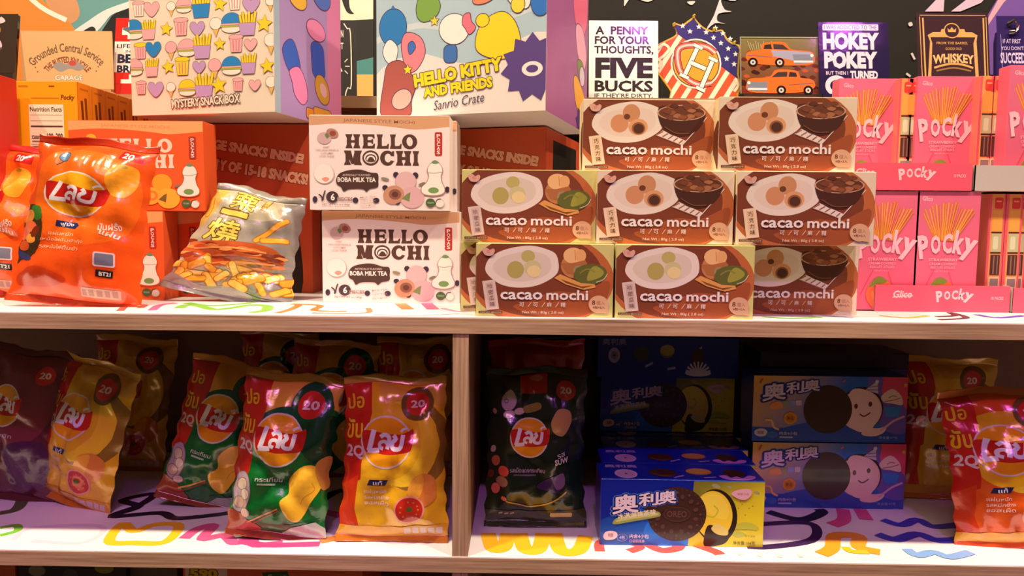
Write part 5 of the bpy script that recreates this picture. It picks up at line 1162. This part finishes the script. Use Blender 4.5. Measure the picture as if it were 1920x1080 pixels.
bagpx(1922, 1038, LOW, label='orange-yellow chip bag with shiny red logo, front right at the edge', W=14.0, H=19.5, T=2.9, seed=41, lean=12, roll=-5, yaw=-8, dy=1.5, **RP)
bagpx(1800, 950, LOW, label='yellow chip bag behind the front right one, partly in shade', W=13.6, H=20.4, T=2.5, seed=43, lean=9, roll=1, yaw=-4, dy=2.6, **YL)
# sandwich cookie boxes
og, ot, on, op = art_oreo_green(), art_oreo_top(), art_oreo_narrow(), art_oreo_party()
OD = (19.9, 6.0, 8.3); OB = (12, 32, 140); gg = 'green cream cookie cartons'; gq = 'party cookie cartons'
_, YO = G(1280, 1024, LOW)
def oreo(px, py, Y, z, label, art=og, top=ot, grp=gg, bodyc=OB, key='og', dims=OD, yaw=0, tilt=0):
    xa = V(px, py, Y)[0]; return carton('cookie_carton', label, 'carton', (xa, Y, z), dims, art, bodyc, grp, top=top, key=key, yaw=yaw, mat='gloss', flap=False, tilt=tilt)
z = LOW
oreo(1279, 960, YO, z, 'blue and green cookie carton in front on the shelf, brightly lit')
oreo(1270, 960, YO+6.3, z, 'blue cookie carton directly behind the brightly lit one, only its top showing')
oreo(1264, 960, YO+12.6, z, 'blue cookie carton third back in the bottom row, supporting the upper carton')
oreo(1259, 960, YO+18.9, z, 'blue cookie carton rearmost in the bottom row')
oreo(1251, 750, 24.9, z+8.4, 'dark blue and green cookie carton in the second layer, in deep shade')
oreo(1253, 660, 23.8, z+16.8, 'blue cookie carton lying on its back on top of the stack under the shelf board', art=on, top=None, key='on', dims=(20.6, 8.3, 6.0))
_, YQ = G(1550, 953, LOW)
oreo(1553, 890, YQ, z, 'party cookie carton with smiling cream face, lower of the two', art=op, top=None, grp=gq, bodyc=(40, 60, 150), key='op', dims=(21.2, 5.6, 9.3))
oreo(1556, 760, YQ+.2, z+9.35, 'party cookie carton with smiling cream face, upper of the two', art=op, top=None, grp=gq, bodyc=(40, 60, 150), key='op', dims=(21.2, 5.6, 9.3))
oreo(1560, 890, YQ+6.2, z, 'party cookie carton behind the lower one, in the dark', art=None, top=None, grp=gq, bodyc=(60, 56, 110), key='oq', dims=(21.2, 5.6, 9.3))
oreo(1562, 760, YQ+6.4, z+9.35, 'party cookie carton behind the upper one, in the dark', art=None, top=None, grp=gq, bodyc=(60, 56, 110), key='oq', dims=(21.2, 5.6, 9.3))
oreo(1564, 690, YQ+6.0, z+18.75, 'purple-dark cookie carton lying on top of the party cartons', art=None, top=None, grp=gq, bodyc=(50, 40, 60), key='or', dims=(21.5, 8.3, 2.2))
# things on the bottom board, just under the lower board's edge
x0 = V(343, 1078, 5)[0]; x1 = V(680, 1078, 5)[0]
A = Art(340, 400, (226, 100, 60)); A.rect(4, 4, 84, 60, (236, 206, 190)); A.text('590', 12, 6, 66, 26, (226, 190, 40), .06, ol=((70, 50, 30), .05)); A.poly([(150, 12), (198, 8), (206, 30), (156, 34)], (30, 84, 40)); A.text('Green', 160, 14, 196, 28, (190, 206, 170), .01, rot=-6); A.rect(100, 30, 140, 60, (240, 130, 80)); A.rect(230, 20, 300, 60, (236, 120, 84))
carton('snack_carton', 'orange carton on the bottom board, only its top edge showing', 'carton', ((x0+x1)/2, 5, BOT), (x1-x0, 12, 24.6), A, (226, 96, 56), None, flap=False)
x0 = V(35, 1070, 6)[0]; x1 = V(236, 1070, 6)[0]
A = Art(200, 300, (26, 24, 26)); A.ell(34, 20, 16, 9, (120, 116, 104)); A.ell(160, 14, 18, 9, (130, 126, 60)); A.ell(96, 26, 14, 10, (60, 58, 60))
carton('snack_carton', 'black carton with pale ovals on the bottom board at the left', 'carton', ((x0+x1)/2, 6, BOT), (x1-x0, 12, 24.8), A, (26, 24, 26), None, flap=False)
x0 = V(240, 1070, 7)[0]; x1 = V(332, 1070, 7)[0]
carton('snack_carton', 'grey-brown carton on the bottom board between the black and orange ones', 'carton', ((x0+x1)/2, 7, BOT), (x1-x0, 10, 24.7), None, (92, 82, 70), None, flap=False, key='gbc')
x0 = V(-60, 1070, 6)[0]; x1 = V(28, 1070, 6)[0]
carton('snack_carton', 'dull orange carton on the bottom board at the far left corner', 'carton', ((x0+x1)/2, 6, BOT), (x1-x0, 10, 24.7), None, (190, 90, 40), None, flap=False, key='obc')
